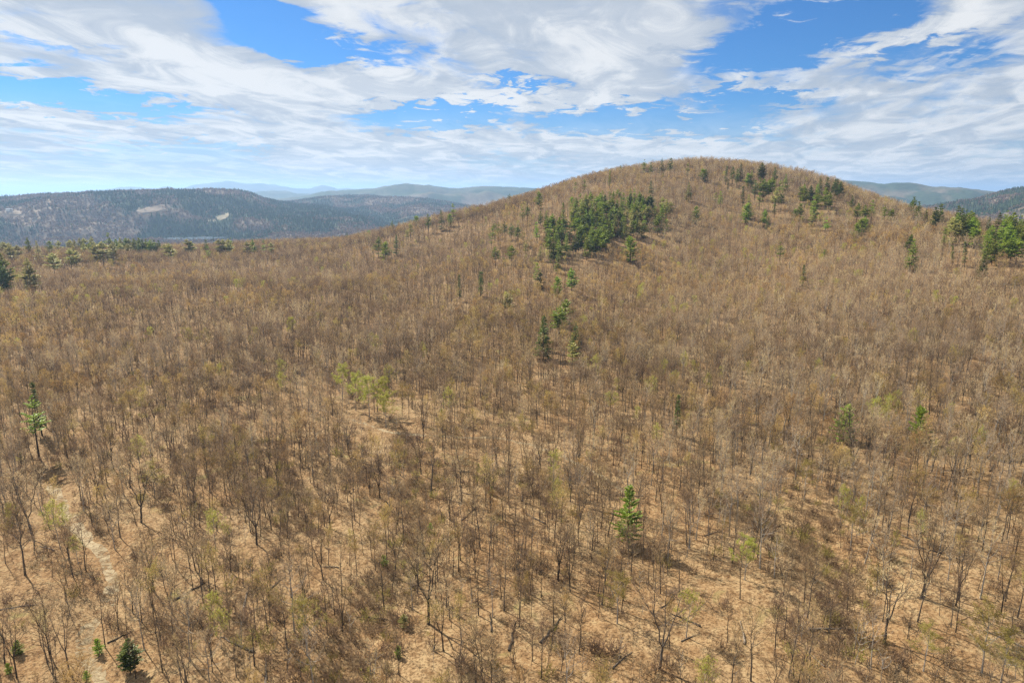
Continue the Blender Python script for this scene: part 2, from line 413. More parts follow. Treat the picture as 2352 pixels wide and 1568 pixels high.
# ------------------------------------------------------------------ tree builders
class Geo:
    def __init__(s): s.V = []; s.F = []; s.M = []
    def tube(s, pts, rad, n, m, cap=False):
        pts = np.asarray(pts, float); b = len(s.V); k = len(pts)
        for i in range(k):
            d = pts[min(i+1, k-1)]-pts[max(i-1, 0)]; d = d/(np.linalg.norm(d)+1e-9)
            a = np.cross(d, (1, 0, 0) if abs(d[0]) < .8 else (0, 1, 0)); a /= np.linalg.norm(a); c = np.cross(d, a)
            for j in range(n):
                t = 2*math.pi*j/n; s.V.append(pts[i]+rad[i]*(math.cos(t)*a+math.sin(t)*c))
        for i in range(k-1):
            for j in range(n):
                j2 = (j+1) % n; s.F.append((b+i*n+j, b+i*n+j2, b+(i+1)*n+j2, b+(i+1)*n+j)); s.M.append(m)
        if cap:
            s.F.append(tuple(b+j for j in range(n))[::-1]); s.F.append(tuple(b+(k-1)*n+j for j in range(n))); s.M += [m, m]
    def tri(s, a, b, c, m):
        k = len(s.V); s.V += [a, b, c]; s.F.append((k, k+1, k+2)); s.M.append(m)
    def quad(s, a, b, c, d, m):
        k = len(s.V); s.V += [a, b, c, d]; s.F.append((k, k+1, k+2, k+3)); s.M.append(m)
    def mesh(s, name, mats): return make_mesh(name, s.V, s.F, mats, s.M)
def unit(v): v = np.asarray(v, float); return v/(np.linalg.norm(v)+1e-9)
def rvec(rg): return unit(rg.normal(size=3))

def bare_tree(seed, H=18., clear=.45, spread=.24, limbs=15, subs=6, twigs=7, tw=.038, leaf=None, leaf_n=0, leaf_s=.28, fork=False, light=False, up=.9, r0=None):
    """a leafless hardwood; returns (trunk geometry, crown geometry)"""
    rg = np.random.default_rng(seed); T = Geo(); C = Geo()
    r0 = r0 or .0125*H; spread = spread*1.15
    stems = []
    lean = rg.normal(0, .035, 2)
    k = 9; z = np.linspace(0, 1, k)
    if fork:
        fz = clear*.75; k0 = 5
        base = [np.array([lean[0]*H*t+rg.normal(0, .05), lean[1]*H*t+rg.normal(0, .05), H*t]) for t in np.linspace(0, fz, k0)]
        T.tube([base[0]-np.array([0, 0, .4])]+base, [r0*1.7, r0*1.3]+list(np.linspace(r0*1.1, r0*.95, k0-1)), 6 if not light else 4, 0)
        nf = 3; a0 = rg.uniform(0, 6.28)
        for q in range(nf):
            a = a0+q*2*math.pi/nf+rg.normal(0, .3); out = rg.uniform(.10, .2)*H
            pts = [base[-1]+np.array([math.cos(a)*out*s**.8, math.sin(a)*out*s**.8, (1-fz)*H*s*rg.uniform(.86, 1)]) for s in np.linspace(0, 1, 7)]
            pts = [p+rg.normal(0, .12, 3)*(i > 0) for i, p in enumerate(pts)]
            rad = np.linspace(r0*.68, .03, 7); T.tube(pts, rad, 5 if not light else 3, 0); stems.append((pts, rad, .25))
    else:
        pts = [np.array([lean[0]*H*t+rg.normal(0, .012*H)*t, lean[1]*H*t+rg.normal(0, .012*H)*t, H*t*.97]) for t in z]
        rad = np.maximum(r0*(1-z)**.8, .025)
        T.tube([pts[0]-np.array([0, 0, .4])]+pts, [r0*1.6]+[r0*1.2]+list(rad[1:]), 6 if not light else 4, 0)
        stems.append((pts, rad, clear))
    per = max(3, limbs//len(stems))
    tips = []
    for pts, rad, cl in stems:
        P = np.array(pts); n = len(P); a = rg.uniform(0, 6.28)
        for i in range(per):
            t = cl+(1-cl)*(i+rg.uniform(0, .9))/per; f = t*(n-1); i0 = min(int(f), n-2); p = P[i0]+(P[i0+1]-P[i0])*(f-i0)
            rr = rad[i0]*(1-(f-i0))+rad[min(i0+1, n-1)]*(f-i0)
            a += 2.4+rg.normal(0, .35); s = (t-cl)/(1-cl)
            L = H*spread*(.55+.75*math.sin(math.pi*min(1, .28+s*.62)))*rg.uniform(.7, 1.25)*(1.1-.45*s)
            el = rg.uniform(.30, .72)+s*.42
            d = np.array([math.cos(a)*math.cos(el), math.sin(a)*math.cos(el), math.sin(el)])
            lp = [p]; dd = d.copy()
            for q in range(4):
                dd = unit(dd+np.array([0, 0, .14*up])+rg.normal(0, .13, 3)); lp.append(lp[-1]+dd*L/4)
            lr = np.linspace(max(rr*.55, .035), .018, 5); T.tube(lp, lr, 4 if not light else 3, 0)
            LP = np.array(lp); tips.append((LP[-1], dd))
            for j in range(subs):
                f2 = .8+3.1*(j+rg.uniform(0, .9))/subs; j0 = min(int(f2), 3); q0 = LP[j0]+(LP[j0+1]-LP[j0])*(f2-j0)
                ld = unit(LP[j0+1]-LP[j0]); sd = unit(ld*.75+rvec(rg)*.75+np.array([0, 0, .32*up])); sl = L*rg.uniform(.22, .42)
                q1 = q0+sd*sl*.5+rg.normal(0, .05, 3); q2 = q1+unit(sd+rvec(rg)*.3+np.array([0, 0, .2*up]))*sl*.5
                if light: w = .035; C.tri(q0-w*rvec(rg), q0+w*rvec(rg), q2, 0)
                else: C.tube([q0, q1, q2], [.026, .018, .009], 3, 0)
                for g in range(twigs):
                    s0 = rg.uniform(.1, 1); b = q0+(q2-q0)*s0; td = unit(sd*.7+rvec(rg)*.8+np.array([0, 0, .3*up])); tl = rg.uniform(.6, 1.5)*H/18*(1.45 if light else 1)
                    wv = np.cross(td, rvec(rg))*tw*rg.uniform(.7, 1.3)
                    C.tri(b-wv, b+wv, b+td*tl, 1); tips.append((b+td*tl*rg.uniform(.4, 1), td))
    if leaf_n:
        for g in range(leaf_n):
            p, d = tips[rg.integers(len(tips))]; p = p+rg.normal(0, .22, 3); a_ = rvec(rg)*leaf_s*rg.uniform(.6, 1.3); b_ = unit(np.cross(a_, rvec(rg)))*leaf_s*.7
            C.tri(p-a_*.5-b_*.5, p+a_, p+b_*.6, 2)
    return T, C

def conifer(seed, H=20., clear=.25, width=.2, shape='pine', step=.95, light=1.0, br=5, ragged=.3, fine=1.0):
    """an evergreen; returns (trunk geometry, crown geometry)"""
    rg = np.random.default_rng(seed); T = Geo(); C = Geo(); r0 = .013*H
    zs = np.linspace(0, 1, 7); bend = rg.normal(0, .012*H, 2)
    P = np.array([[bend[0]*t*t, bend[1]*t*t, H*t] for t in zs]); P[0, 2] = -.4
    T.tube(P, np.maximum(r0*(1-zs)**.9, .03), 6, 0)
    z = clear*H; a = rg.uniform(0, 6.28); gapn = 0
    while z < H*.985:
        t = (z-clear*H)/(H*(1-clear))
        if shape == 'cone': prof = (1-t)**.85*(.75+.25*min(1, t*6))
        elif shape == 'pine': prof = (math.sin(math.pi*min(1, .22+.80*t)**.85)*.9+.06) if t < .97 else .12
        else: prof = (1-t)**.55*(.6+.4*min(1, t*4))
        skip = rg.random() < ragged*.35
        nb = max(3, int(br*(1 if t < .8 else .7)))
        for b in range(0 if skip else nb):
            a += 2*math.pi/nb+rg.normal(0, .25)
            L = max(.35, H*width*prof*rg.uniform(1-ragged*1.1, 1.12))
            zz = z+rg.normal(0, .15); cx = bend*(zz/H)**2
            o = np.array([cx[0], cx[1], zz]); el = (-.12 if shape == 'cone' else .10)+t*.75+rg.normal(0, .1)
            d = np.array([math.cos(a)*math.cos(el), math.sin(a)*math.cos(el), math.sin(el)])
            e = o+d*L+np.array([0, 0, (.10*L if shape != 'cone' else -.04*L)])
            T.tube([o, o+(e-o)*.55+np.array([0, 0, -.03*L]), e], [max(.012*L+.015, .02), .02, .008], 3, 0)
            side = np.array([-math.sin(a), math.cos(a), 0]); nseg = max(2, int(L/.42*light/fine))
            for q in range(nseg):
                s = .18+.82*(q+rg.uniform(.2, 1))/nseg
                p = o+(e-o)*s; wd = (.46+.6*L*.28*(1.15-s))*rg.uniform(.7, 1.3)*fine
                for sg in (-1, 1, 0):
                    fd = unit(d*.8+side*sg*rg.uniform(.5, 1.0)+np.array([0, 0, rg.uniform(-.15, .4)])); ln = wd*(1.5 if sg else 1.2)
                    wv = unit(np.cross(fd, np.array([0, 0, 1.])+rvec(rg)*.6))*wd*.42
                    C.quad(p-wv*.35, p+fd*ln*.5-wv, p+fd*ln, p+fd*ln*.5+wv, 0)
                if rg.random() < .75:
                    fd = unit(np.array([0, 0, 1.])+rvec(rg)*.8); wv = unit(np.cross(fd, rvec(rg)))*wd*.32
                    C.quad(p-wv*.3, p+fd*wd*.45-wv, p+fd*wd*.9, p+fd*wd*.45+wv, 0)
        z += step*rg.uniform(.75, 1.3)*(1.0 if t < .75 else .7)
    for q in range(10):
        p = P[-1]+np.array([0, 0, -rg.uniform(0, .8)]); fd = unit(np.array([0, 0, 1.1])+rvec(rg)*.7); wv = unit(np.cross(fd, rvec(rg)))*.16
        C.quad(p, p+fd*.35-wv, p+fd*.75, p+fd*.35+wv, 0)
    return T, C

def brush(seed, H=2.7, stems=22, tw=.042):
    rg = np.random.default_rng(seed); C = Geo()
    for i in range(stems):
        a = rg.uniform(0, 6.28); el = rg.uniform(.75, 1.4); d = np.array([math.cos(a)*math.cos(el), math.sin(a)*math.cos(el), math.sin(el)])
        o = np.array([rg.normal(0, .7), rg.normal(0, .7), -.1]); L = H*rg.uniform(.5, 1.1); e = o+d*L; wv = unit(np.cross(d, rvec(rg)))*.03
        C.tri(o-wv, o+wv, e, 0)
        for j in range(9):
            s = rg.uniform(.25, .95); b = o+(e-o)*s; td = unit(d+rvec(rg)*.8); w2 = unit(np.cross(td, rvec(rg)))*tw
            C.tri(b-w2, b+w2, b+td*rg.uniform(.4, 1.1), 1)
    return C

# ---- kinds of bare tree: (look for the label, trunk material, crown materials, builder arguments)
KINDS = [
 ('grey-brown', BARK_GREY, TWIG_GREY, dict(H=18, clear=.38, spread=.24)),
 ('slim grey', BARK_GREY, TWIG_GREY, dict(H=19, clear=.46, spread=.19, limbs=14)),
 ('dark-trunked', BARK_DARK, TWIG_DARK, dict(H=17, clear=.40, spread=.26, fork=True)),
 ('pale grey', BARK_PALE, TWIG_PALE, dict(H=18.5, clear=.42, spread=.23)),
 ('tan-budded', BARK_GREY, TWIG_TAN, dict(H=16.5, clear=.42, spread=.24, leaf=1, leaf_n=500, leaf_s=.20)),
 ('red-budded', BARK_GREY, TWIG_RED, dict(H=16, clear=.42, spread=.23, leaf=1, leaf_n=350, leaf_s=.18)),
 ('grey, wide-crowned', BARK_GREY, TWIG_PALE, dict(H=17, clear=.36, spread=.29, fork=True, limbs=18)),
 ('thin brown', BARK_DARK, TWIG_DARK, dict(H=14, clear=.45, spread=.18, limbs=11, subs=5)),
 ('olive-budded', BARK_GREY, TWIG_TAN, dict(H=16, clear=.40, spread=.25, leaf=2, leaf_n=700, leaf_s=.22)),
 ('thin pale', BARK_PALE, TWIG_PALE, dict(H=12, clear=.40, spread=.2, limbs=10, subs=5)),
 ('yellow-green budding', BARK_PALE, TWIG_TAN, dict(H=14, clear=.36, spread=.25, leaf=3, leaf_n=1300, leaf_s=.26)),
]
def kind_mats(i):
    k = KINDS[i]; lf = {2: LEAF_OLIVE, 3: LEAF_LIME}.get(k[3].get('leaf'), k[2])
    return k[1], [k[1], k[2], lf]
NEAR = []      # per kind: list of (trunk mesh, crown mesh)
PROTO = []     # joined meshes for the mass of trees: near then far level of detail
def hidden(name, me): return bpy.data.objects.new(name, me)
def joined(name, T, C, tm, cm):
    V = list(T.V)+list(C.V); b = len(T.V)
    F = list(T.F)+[tuple(i+b for i in f) for f in C.F]
    return make_mesh(name, V, F, [tm]+cm, list(T.M)+[m+1 for m in C.M])
far_off = 0
near_protos, far_protos = [], []
for i, (look, tmat, cmat, kw) in enumerate(KINDS):
    tm, cms = kind_mats(i); NEAR.append([])
    for v in range(2):
        T, C = bare_tree(100+i*7+v, **kw)
        NEAR[i].append((T.mesh('bare_tree_trunk', [tm]), C.mesh('bare_tree_crown', cms)))
        near_protos.append(hidden('bare_tree_form', joined('bare_tree_form', T, C, tm, cms)))
    kf = dict(kw); kf.update(limbs=max(8, kw.get('limbs', 15)-3), subs=4, twigs=3, tw=.10, light=True)
    if kw.get('leaf_n'): kf.update(leaf_n=kw['leaf_n']//4, leaf_s=kw['leaf_s']*2)
    T, C = bare_tree(500+i, **kf)
    far_protos.append(hidden('bare_tree_form', joined('bare_tree_form', T, C, tm, cms)))
NK = len(KINDS)
# saplings and brush of the understorey
und_protos = []
for i, (bm_, tm_) in enumerate(((BARK_GREY, TWIG_GREY), (BARK_DARK, TWIG_RED), (BARK_PALE, TWIG_TAN))):
    T, C = bare_tree(900+i, H=6.5, clear=.3, spread=.2, limbs=8, subs=3, twigs=4, r0=.05, tw=.028)
    und_protos.append(hidden('sapling_form', joined('sapling_form', T, C, bm_, [bm_, tm_, tm_])))
for i, (bm_, tm_) in enumerate(((BARK_DARK, TWIG_DARK), (BARK_DARK, TWIG_RED), (BARK_DARK, TWIG_DARK), (BARK_GREY, LEAF_OLIVE))):
    und_protos.append(hidden('brush_form', brush(950+i).mesh('brush_form', [bm_, tm_])))

def scatter(name, pts, rotz, scale, variant, protos, tilt=None):
    """one object that draws its tree forms at the given points"""
    me = bpy.data.meshes.new(name); me.vertices.add(len(pts)); me.vertices.foreach_set('co', np.asarray(pts, np.float32).ravel())
    rot = np.zeros((len(pts), 3), np.float32); rot[:, 2] = rotz
    if tilt is not None: rot[:, :2] = tilt
    me.attributes.new('rot', 'FLOAT_VECTOR', 'POINT').data.foreach_set('vector', rot.ravel())
    me.attributes.new('scl', 'FLOAT_VECTOR', 'POINT').data.foreach_set('vector', np.asarray(scale, np.float32).ravel())
    me.attributes.new('kind_id', 'INT', 'POINT').data.foreach_set('value', np.asarray(variant, np.int32))
    o = link(name, me)
    ng = bpy.data.node_groups.new(name, 'GeometryNodeTree')
    ng.interface.new_socket('Geometry', in_out='INPUT', socket_type='NodeSocketGeometry')
    ng.interface.new_socket('Geometry', in_out='OUTPUT', socket_type='NodeSocketGeometry')
    gi = ng.nodes.new('NodeGroupInput'); go = ng.nodes.new('NodeGroupOutput'); jn = ng.nodes.new('GeometryNodeJoinGeometry')
    def attr(nm, ty):
        a = ng.nodes.new('GeometryNodeInputNamedAttribute'); a.data_type = ty; a.inputs[0].default_value = nm; return a.outputs[0]
    ar, asc, ak = attr('rot', 'FLOAT_VECTOR'), attr('scl', 'FLOAT_VECTOR'), attr('kind_id', 'INT')
    for i, p in enumerate(protos):
        if not (np.asarray(variant) == i).any(): continue
        oi = ng.nodes.new('GeometryNodeObjectInfo'); oi.inputs['Object'].default_value = p; oi.inputs['As Instance'].default_value = False
        cm = ng.nodes.new('FunctionNodeCompare'); cm.data_type = 'INT'; cm.operation = 'EQUAL'
        ng.links.new(ak, cm.inputs[2]); cm.inputs[3].default_value = i
        ip = ng.nodes.new('GeometryNodeInstanceOnPoints')
        ng.links.new(gi.outputs[0], ip.inputs['Points']); ng.links.new(cm.outputs[0], ip.inputs['Selection'])
        ng.links.new(oi.outputs['Geometry'], ip.inputs['Instance']); ng.links.new(ar, ip.inputs['Rotation']); ng.links.new(asc, ip.inputs['Scale'])
        ng.links.new(ip.outputs[0], jn.inputs[0])
    ng.links.new(jn.outputs[0], go.inputs[0])
    o.modifiers.new('scatter', 'NODES').node_group = ng
    return o

# ------------------------------------------------------------------ where the evergreens stand
rng = np.random.default_rng(7)
def crop(x0, y0, sc): return lambda x, y: ((x0+x/sc)*.765625, (y0+y/sc)*.765625)
g1 = crop(1400, 540, 3.5636); g2 = crop(2060, 470, 4.704); g3 = crop(2540, 540, 4.355); g4 = crop(0, 660, 2.6133); gA = crop(1024, 450, 2.2969); gS = crop(1536, 0, 1.53125)
# forms: 0 full pine, 1 high-crowned pine, 2 cone spruce, 3 ragged pine, 4 bushy young pine, 5 broad pine, 6 slim spruce
EG = []   # region, u, v of the top, height m, form, colour (m d l b)
def eg(reg, f, pts):
    for p in pts:
        u, v = f(p[0], p[1]); EG.append((reg, u, v, p[2], p[3], p[4]))
eg('slope', g1, [(460,135,16,1,'d'),(775,130,15,4,'b'),(1160,25,15,3,'m'),(1262,-5,17,3,'m'),(1975,8,20,2,'d'),(600,290,19,1,'m'),(650,265,19,1,'d'),(785,330,16,3,'d'),(1033,245,20,6,'m'),
 (300,440,18,3,'m'),(345,455,18,1,'m'),(410,445,18,1,'d'),(475,465,18,1,'d'),(545,475,19,1,'d'),(265,490,20,3,'m'),(755,450,18,3,'b'),(870,390,17,0,'m'),(890,470,17,0,'b'),(885,560,16,0,'b'),
 (985,400,18,0,'m'),(1040,390,19,1,'d'),(1125,185,12,4,'b'),(630,650,15,3,'l'),(310,715,15,5,'m'),(480,700,15,5,'b'),(755,890,16,3,'b'),(1130,940,17,0,'b'),(150,985,16,6,'d'),(980,770,15,2,'m'),
 (990,650,16,0,'b'),(1075,570,17,2,'m'),(980,1040,11,4,'b'),(1065,1275,15,5,'b'),(990,1350,17,5,'m'),(825,1460,19,2,'d'),(1760,610,16,4,'b'),(2050,360,18,0,'m'),(2140,390,17,3,'m'),(790,990,9,4,'d'),(440,1220,11,4,'l')])
poly = np.array([(1150,150),(1330,110),(1480,100),(1700,80),(1880,100),(1950,160),(2100,180),(2200,210),(2220,270),(2080,290),(1990,300),(1900,310),(1920,430),(1800,440),(1700,430),(1560,430),(1540,520),(1450,590),(1230,620),(1200,560),(1210,450),(1150,360),(1130,270)], float)
def inpoly(x, y, P):
    ins = False; j = len(P)-1
    for i in range(len(P)):
        if (P[i, 1] > y) != (P[j, 1] > y) and x < (P[j, 0]-P[i, 0])*(y-P[i, 1])/(P[j, 1]-P[i, 1])+P[i, 0]: ins = not ins
        j = i
    return ins
got = []; tries = 0
while len(got) < 118 and tries < 20000:
    tries += 1; x = rng.uniform(1120, 2230); y = rng.uniform(70, 630)
    if not inpoly(x, y, poly) or any((x-a)**2+((y-b)*1.25)**2 < 38**2 for a, b in got): continue
    if 1480 < x < 1760 and 230 < y < 330 and rng.random() < .7: continue
    got.append((x, y))
for x, y in got:
    pale = (y < 300 and (x < 1450 or x > 2000)) or (x > 1700 and y > 280)
    c = rng.choice(['l', 'm', 'b'] if pale else ['m', 'm', 'b', 'd'], p=[.5, .3, .2] if pale else [.35, .2, .3, .15])
    u, v = g1(x, y); EG.append(('grove', u, v, rng.uniform(16, 21), int(rng.choice([0, 0, 2, 5, 3])), c))
eg('stand', g2, [(20,100,16,3,'m'),(230,175,11,4,'b'),(272,185,11,4,'m'),(40,370,17,2,'m'),(565,140,18,6,'d'),(590,320,12,6,'d'),(660,145,17,3,'d'),(725,170,19,3,'d'),(775,90,18,2,'d'),(875,240,12,4,'b'),(920,200,16,2,'m'),
 (1060,85,19,0,'d'),(1095,135,16,3,'d'),(1260,165,18,3,'d'),(1405,250,19,2,'m'),(490,490,16,3,'b'),(410,505,12,3,'m'),(810,425,18,6,'d'),(890,540,20,2,'l'),(850,670,15,4,'b'),(140,710,13,4,'m'),(1110,745,15,0,'b'),(1155,835,13,2,'d'),
 (975,330,19,3,'d'),(1060,290,20,3,'m'),(1095,315,20,0,'m'),(1170,330,18,0,'b'),(1225,300,19,5,'b'),(1310,340,19,3,'m'),(1040,500,16,3,'m'),(1260,440,19,0,'l'),(1350,490,18,1,'d'),(1255,590,16,6,'d'),(1535,740,9,4,'b'),(1610,670,12,4,'m'),
 (1620,390,18,3,'m'),(1665,390,18,0,'m'),(1690,430,18,0,'m'),(1765,410,18,0,'d'),(1855,380,20,2,'b'),(1895,290,21,2,'d'),(1830,470,20,2,'b'),(1820,545,20,2,'b'),(1800,640,19,2,'b'),(1780,760,16,2,'l'),(1980,440,18,0,'m'),(2030,500,17,0,'m'),
 (2000,290,19,3,'d'),(2100,325,18,0,'d'),(2150,310,20,3,'d'),(2180,355,18,0,'d'),(1980,830,17,3,'b'),(1340,1215,15,3,'m'),(1955,1320,8,4,'m'),(2350,560,15,3,'d')])
eg('edge', g3, [(150,305,16,0,'m'),(250,330,16,0,'m'),(345,265,17,3,'b'),(515,320,16,3,'m'),(610,375,13,5,'m'),(265,480,15,0,'b'),(215,510,14,4,'b'),(150,570,12,4,'b'),(850,235,15,0,'d'),(905,210,18,3,'d'),(960,290,18,3,'d'),(1055,385,14,2,'d'),
 (1235,310,19,3,'d'),(1190,360,17,0,'d'),(1475,335,18,3,'d'),(1525,365,18,3,'d'),(1580,385,18,1,'d'),(1640,405,18,0,'m'),(1690,430,18,0,'m'),(1450,430,18,0,'m'),(1530,470,18,0,'d'),(1400,500,16,4,'l'),(1500,530,16,0,'l'),(1650,490,17,0,'b'),(1710,540,17,0,'b'),
 (1880,480,15,2,'d'),(2000,430,18,2,'d'),(2090,405,19,3,'m'),(2180,425,20,0,'m'),(2140,470,19,0,'m'),(2270,470,18,3,'m'),(2080,530,18,0,'b'),(2160,560,18,0,'b'),(2250,560,18,0,'m'),(2310,540,18,0,'m'),(1910,590,17,0,'m'),(1880,650,15,0,'b'),
 (2090,650,17,0,'b'),(2200,660,17,0,'b'),(2290,650,16,0,'m'),(1860,770,12,4,'b'),(1940,780,14,0,'m'),(2130,775,14,5,'b'),(2260,765,15,5,'b'),(885,775,18,2,'m'),(835,710,14,0,'d'),(1585,810,14,6,'d'),(1410,860,11,6,'m'),(1815,955,15,2,'d'),(1290,640,14,6,'m')])
eg('plateau', g4, [(210,90,18,0,'m'),(20,110,16,5,'l'),(62,120,15,5,'l'),(290,165,20,2,'l'),(75,195,17,5,'l'),(135,195,16,5,'l'),(20,265,24,0,'m'),(2,330,20,0,'d'),(210,300,22,0,'l'),(405,255,17,5,'l'),(540,220,18,5,'l'),(582,210,18,0,'l'),(455,105,16,5,'l'),
 (540,105,17,5,'l'),(575,112,17,0,'l'),(620,115,18,0,'l'),(660,130,18,5,'l'),(712,130,19,0,'l'),(790,168,20,5,'l'),(840,100,22,3,'m'),(862,140,20,2,'d'),(745,185,18,5,'l'),(872,168,18,0,'l'),(905,150,18,0,'m'),(942,140,18,0,'l'),(982,140,18,5,'m'),(1012,142,18,0,'l'),
 (1050,146,18,0,'m'),(1082,142,18,0,'m'),(1112,150,18,0,'d'),(1150,150,18,0,'m'),(1182,152,18,5,'m'),(1212,158,17,0,'d'),(1242,162,16,0,'d'),(1330,180,17,5,'l'),(1290,190,15,5,'l'),(1470,150,18,5,'l'),(1497,168,16,5,'l'),(1610,150,18,3,'d'),(1630,195,16,1,'m'),
 (1712,150,18,5,'l'),(1745,150,18,5,'l'),(1780,147,18,0,'l'),(1802,142,18,3,'m'),(1930,165,17,5,'l'),(1976,150,18,0,'m'),(2060,155,17,3,'m'),(2122,175,15,5,'l'),(460,160,15,3,'l'),(380,172,15,4,'m'),(650,175,16,0,'l'),(700,180,15,0,'m'),(940,185,15,5,'l'),(1000,185,15,5,'l'),(1080,185,15,0,'d'),(1180,185,15,0,'d')])
eg('ridge', gA, [(250,600,18,0,'m'),(300,635,15,4,'b'),(375,585,18,2,'d'),(475,490,19,3,'l'),(597,440,19,3,'d'),(690,415,20,2,'d'),(770,370,20,3,'m'),(350,480,15,3,'d'),(40,545,14,2,'d'),(185,550,11,4,'b'),(515,450,13,4,'b'),(750,440,12,4,'b'),(450,540,15,3,'l'),(812,860,16,6,'d'),(957,840,16,6,'d')])
eg('summit', gS, [(500,745,13,3,'d'),(610,735,18,3,'m'),(690,728,19,2,'d'),(730,725,20,3,'d'),(640,748,17,3,'d'),(450,785,17,6,'m')])
eg('slope', g1, [(rng.uniform(760, 1190), rng.uniform(330, 720), rng.uniform(12, 18), int(rng.choice([0, 2, 3, 3])), rng.choice(['m', 'b', 'd'])) for _ in range(26)])
ident = lambda x, y: (x, y)
eg('lone', ident, [(1247,727,18,2,'m'),(1322,742,18,2,'d'),(1315,775,17,3,'l'),(1848,608,17,2,'d'),(1945,932,9,4,'b'),(2122,935,9,4,'b'),(1557,908,14,6,'d')])
# near ones, placed by where their trunks meet the ground: u, v base, height, form, colour
NEARBY = [('single tall pale green pine with long bare trunk near the left edge', 'pine_tree', 90, 1052, 22, 1, 'm', 1.3),
 ('lone bright green full-skirted pine among bare trees in lower centre', 'pine_tree', 1441, 1250, 16.5, 7, 'b', 1.3),
 ('slim dark spruce spire rising behind the tall left edge pine', 'spruce_tree', 97, 1000, 21, 6, 'd', 1.),
 ('dark bushy conifer in deep shade beside the bottom of the dirt track', 'pine_tree', 300, 1545, 7.5, 0, 'd', 1.5),
 ('bright green pine sapling beside the foot of the dirt track', 'young_pine', 228, 1500, 3.6, 4, 'b', 1.2),
 ('small bright green pine bush in the grassy hollow at lower centre', 'young_pine', 988, 1222, 2.8, 4, 'b', 1.2),
 ('yellow green pine sapling on the slope left of the grassy hollow', 'young_pine', 884, 1300, 3.2, 4, 'b', 1.3),
 ('light green pine sapling at the gully below the forked dark tree', 'young_pine', 928, 1440, 3.2, 4, 'l', 1.3),
 ('green pine sapling lowest of those along the central gully', 'young_pine', 916, 1510, 2.8, 4, 'b', 1.2),
 ('small green pine bush highest of those above the grassy hollow', 'young_pine', 1098, 1082, 2.6, 4, 'b', 1.2),
 ('small green pine bush between trunks above the central sunny slope', 'young_pine', 1128, 1136, 2.8, 4, 'b', 1.2),
 ('low green pine bush in the bottom left corner left of the track', 'young_pine', 42, 1500, 3., 4, 'm', 1.3),
 ('tiny green pine bush at the left bottom corner', 'young_pine', 22, 1545, 2.4, 4, 'b', 1.2),
 ('pale green pine bush at the bottom edge beside the dirt track', 'young_pine', 200, 1566, 2.6, 4, 'b', 1.3)]
CON = {}
def conifer_meshes(form, colour):
    key = (form, colour)
    if key in CON: return CON[key]
    mat = {'m': NEEDLE_MID, 'd': NEEDLE_DARK, 'l': NEEDLE_LIGHT, 'b': NEEDLE_BRIGHT}[colour]
    pars = [dict(H=20, clear=.16, width=.20, shape='pine', ragged=.3), dict(H=20, clear=.45, width=.17, shape='pine', ragged=.5, fine=.7), dict(H=20, clear=.10, width=.19, shape='cone', ragged=.3),
            dict(H=20, clear=.28, width=.19, shape='plume', ragged=.65, step=1.25), dict(H=8, clear=.04, width=.36, shape='plume', ragged=.35, step=.45, fine=.5, light=1.2), dict(H=20, clear=.32, width=.27, shape='pine', ragged=.4, step=1.1),
            dict(H=20, clear=.2, width=.09, shape='cone', ragged=.3, step=.8), dict(H=20, clear=.09, width=.205, shape='plume', ragged=.5, step=.8, br=6, light=1.4, fine=.6)][form]
    out = []
    for v in range(2 if form in (0, 2, 3, 5) else 1):
        T, C = conifer(40+form*5+v+ord(colour), **pars)
        out.append((T.mesh('evergreen_trunk', [BARK_DARK]), C.mesh('evergreen_crown', [mat]), pars['H']))
    CON[key] = out; return out

# ------------------------------------------------------------------ label helper
ORD = ['', 'second ', 'third ', 'fourth ', 'fifth ', 'sixth ', 'seventh ', 'eighth ', 'ninth ', 'tenth ', 'eleventh ', 'twelfth ', 'thirteenth ', 'fourteenth ', 'fifteenth ', 'sixteenth ', 'seventeenth ', 'eighteenth ', 'nineteenth ', 'twentieth ']
def ordn(k):
    if k < len(ORD): return ORD[k]
    k += 1; return f"{k}{'th' if 10 < k % 100 < 14 else {1:'st',2:'nd',3:'rd'}.get(k % 10, 'th')} "
LANDMARKS = [('the tall left edge pine', 90, 1052), ('the lone bright green pine', 1441, 1250), ('the dark bushy conifer', 300, 1545), ('the hollow\'s pine bush', 988, 1222),
 ('the bottom right corner', 2352, 1568), ('the bottom left corner', 0, 1568), ('the forked dark tree', 985, 1432), ('the broad open-crowned tree', 2031, 1478), ('the lowest yellow-green tree', 2130, 1480),
 ('the massive grey tree', 2116, 1374), ('the left spreading tree', 74, 1228), ('the middle of the bottom edge', 1176, 1568), ('the right edge yellow clump', 2310, 1500), ('the pale bottom edge tree', 1515, 1537),
 ('the lime leafing clump', 850, 960), ('the lower hollow tree', 590, 1250), ('the golden-budded right tree', 1960, 1225)]
def label_by_landmark(items, noun, marks=LANDMARKS):
    """items: (object, look, u, v) -> unique labels by the nearest landmark, side and rank"""
    buckets = {}
    for it in items:
        o, look, u, v = it
        d = [math.hypot(u-a, (v-b)*1.2) for _, a, b in marks]; k = int(np.argmin(d)); _, a, b = marks[k]
        ddx, ddy = u-a, (v-b)*1.2
        side = ('right of' if ddx > 0 else 'left of') if abs(ddx) > abs(ddy) else ('below' if ddy > 0 else 'above')
        buckets.setdefault((k, side), []).append((d[k], it))
    for (k, side), lst in buckets.items():
        lst.sort(key=lambda t: t[0])
        for n, (_, (o, look, u, v)) in enumerate(lst):
            o['label'] = f"{look} {noun}, {ordn(n)}closest one {side} {marks[k][0]}"
def empty(name, loc, rz=0., scl=(1, 1, 1), tilt=(0, 0)):
    o = bpy.data.objects.new(name, None); COL.objects.link(o); o.empty_display_size = .5
    o.location = loc; o.rotation_euler = (tilt[0], tilt[1], rz); o.scale = scl; return o

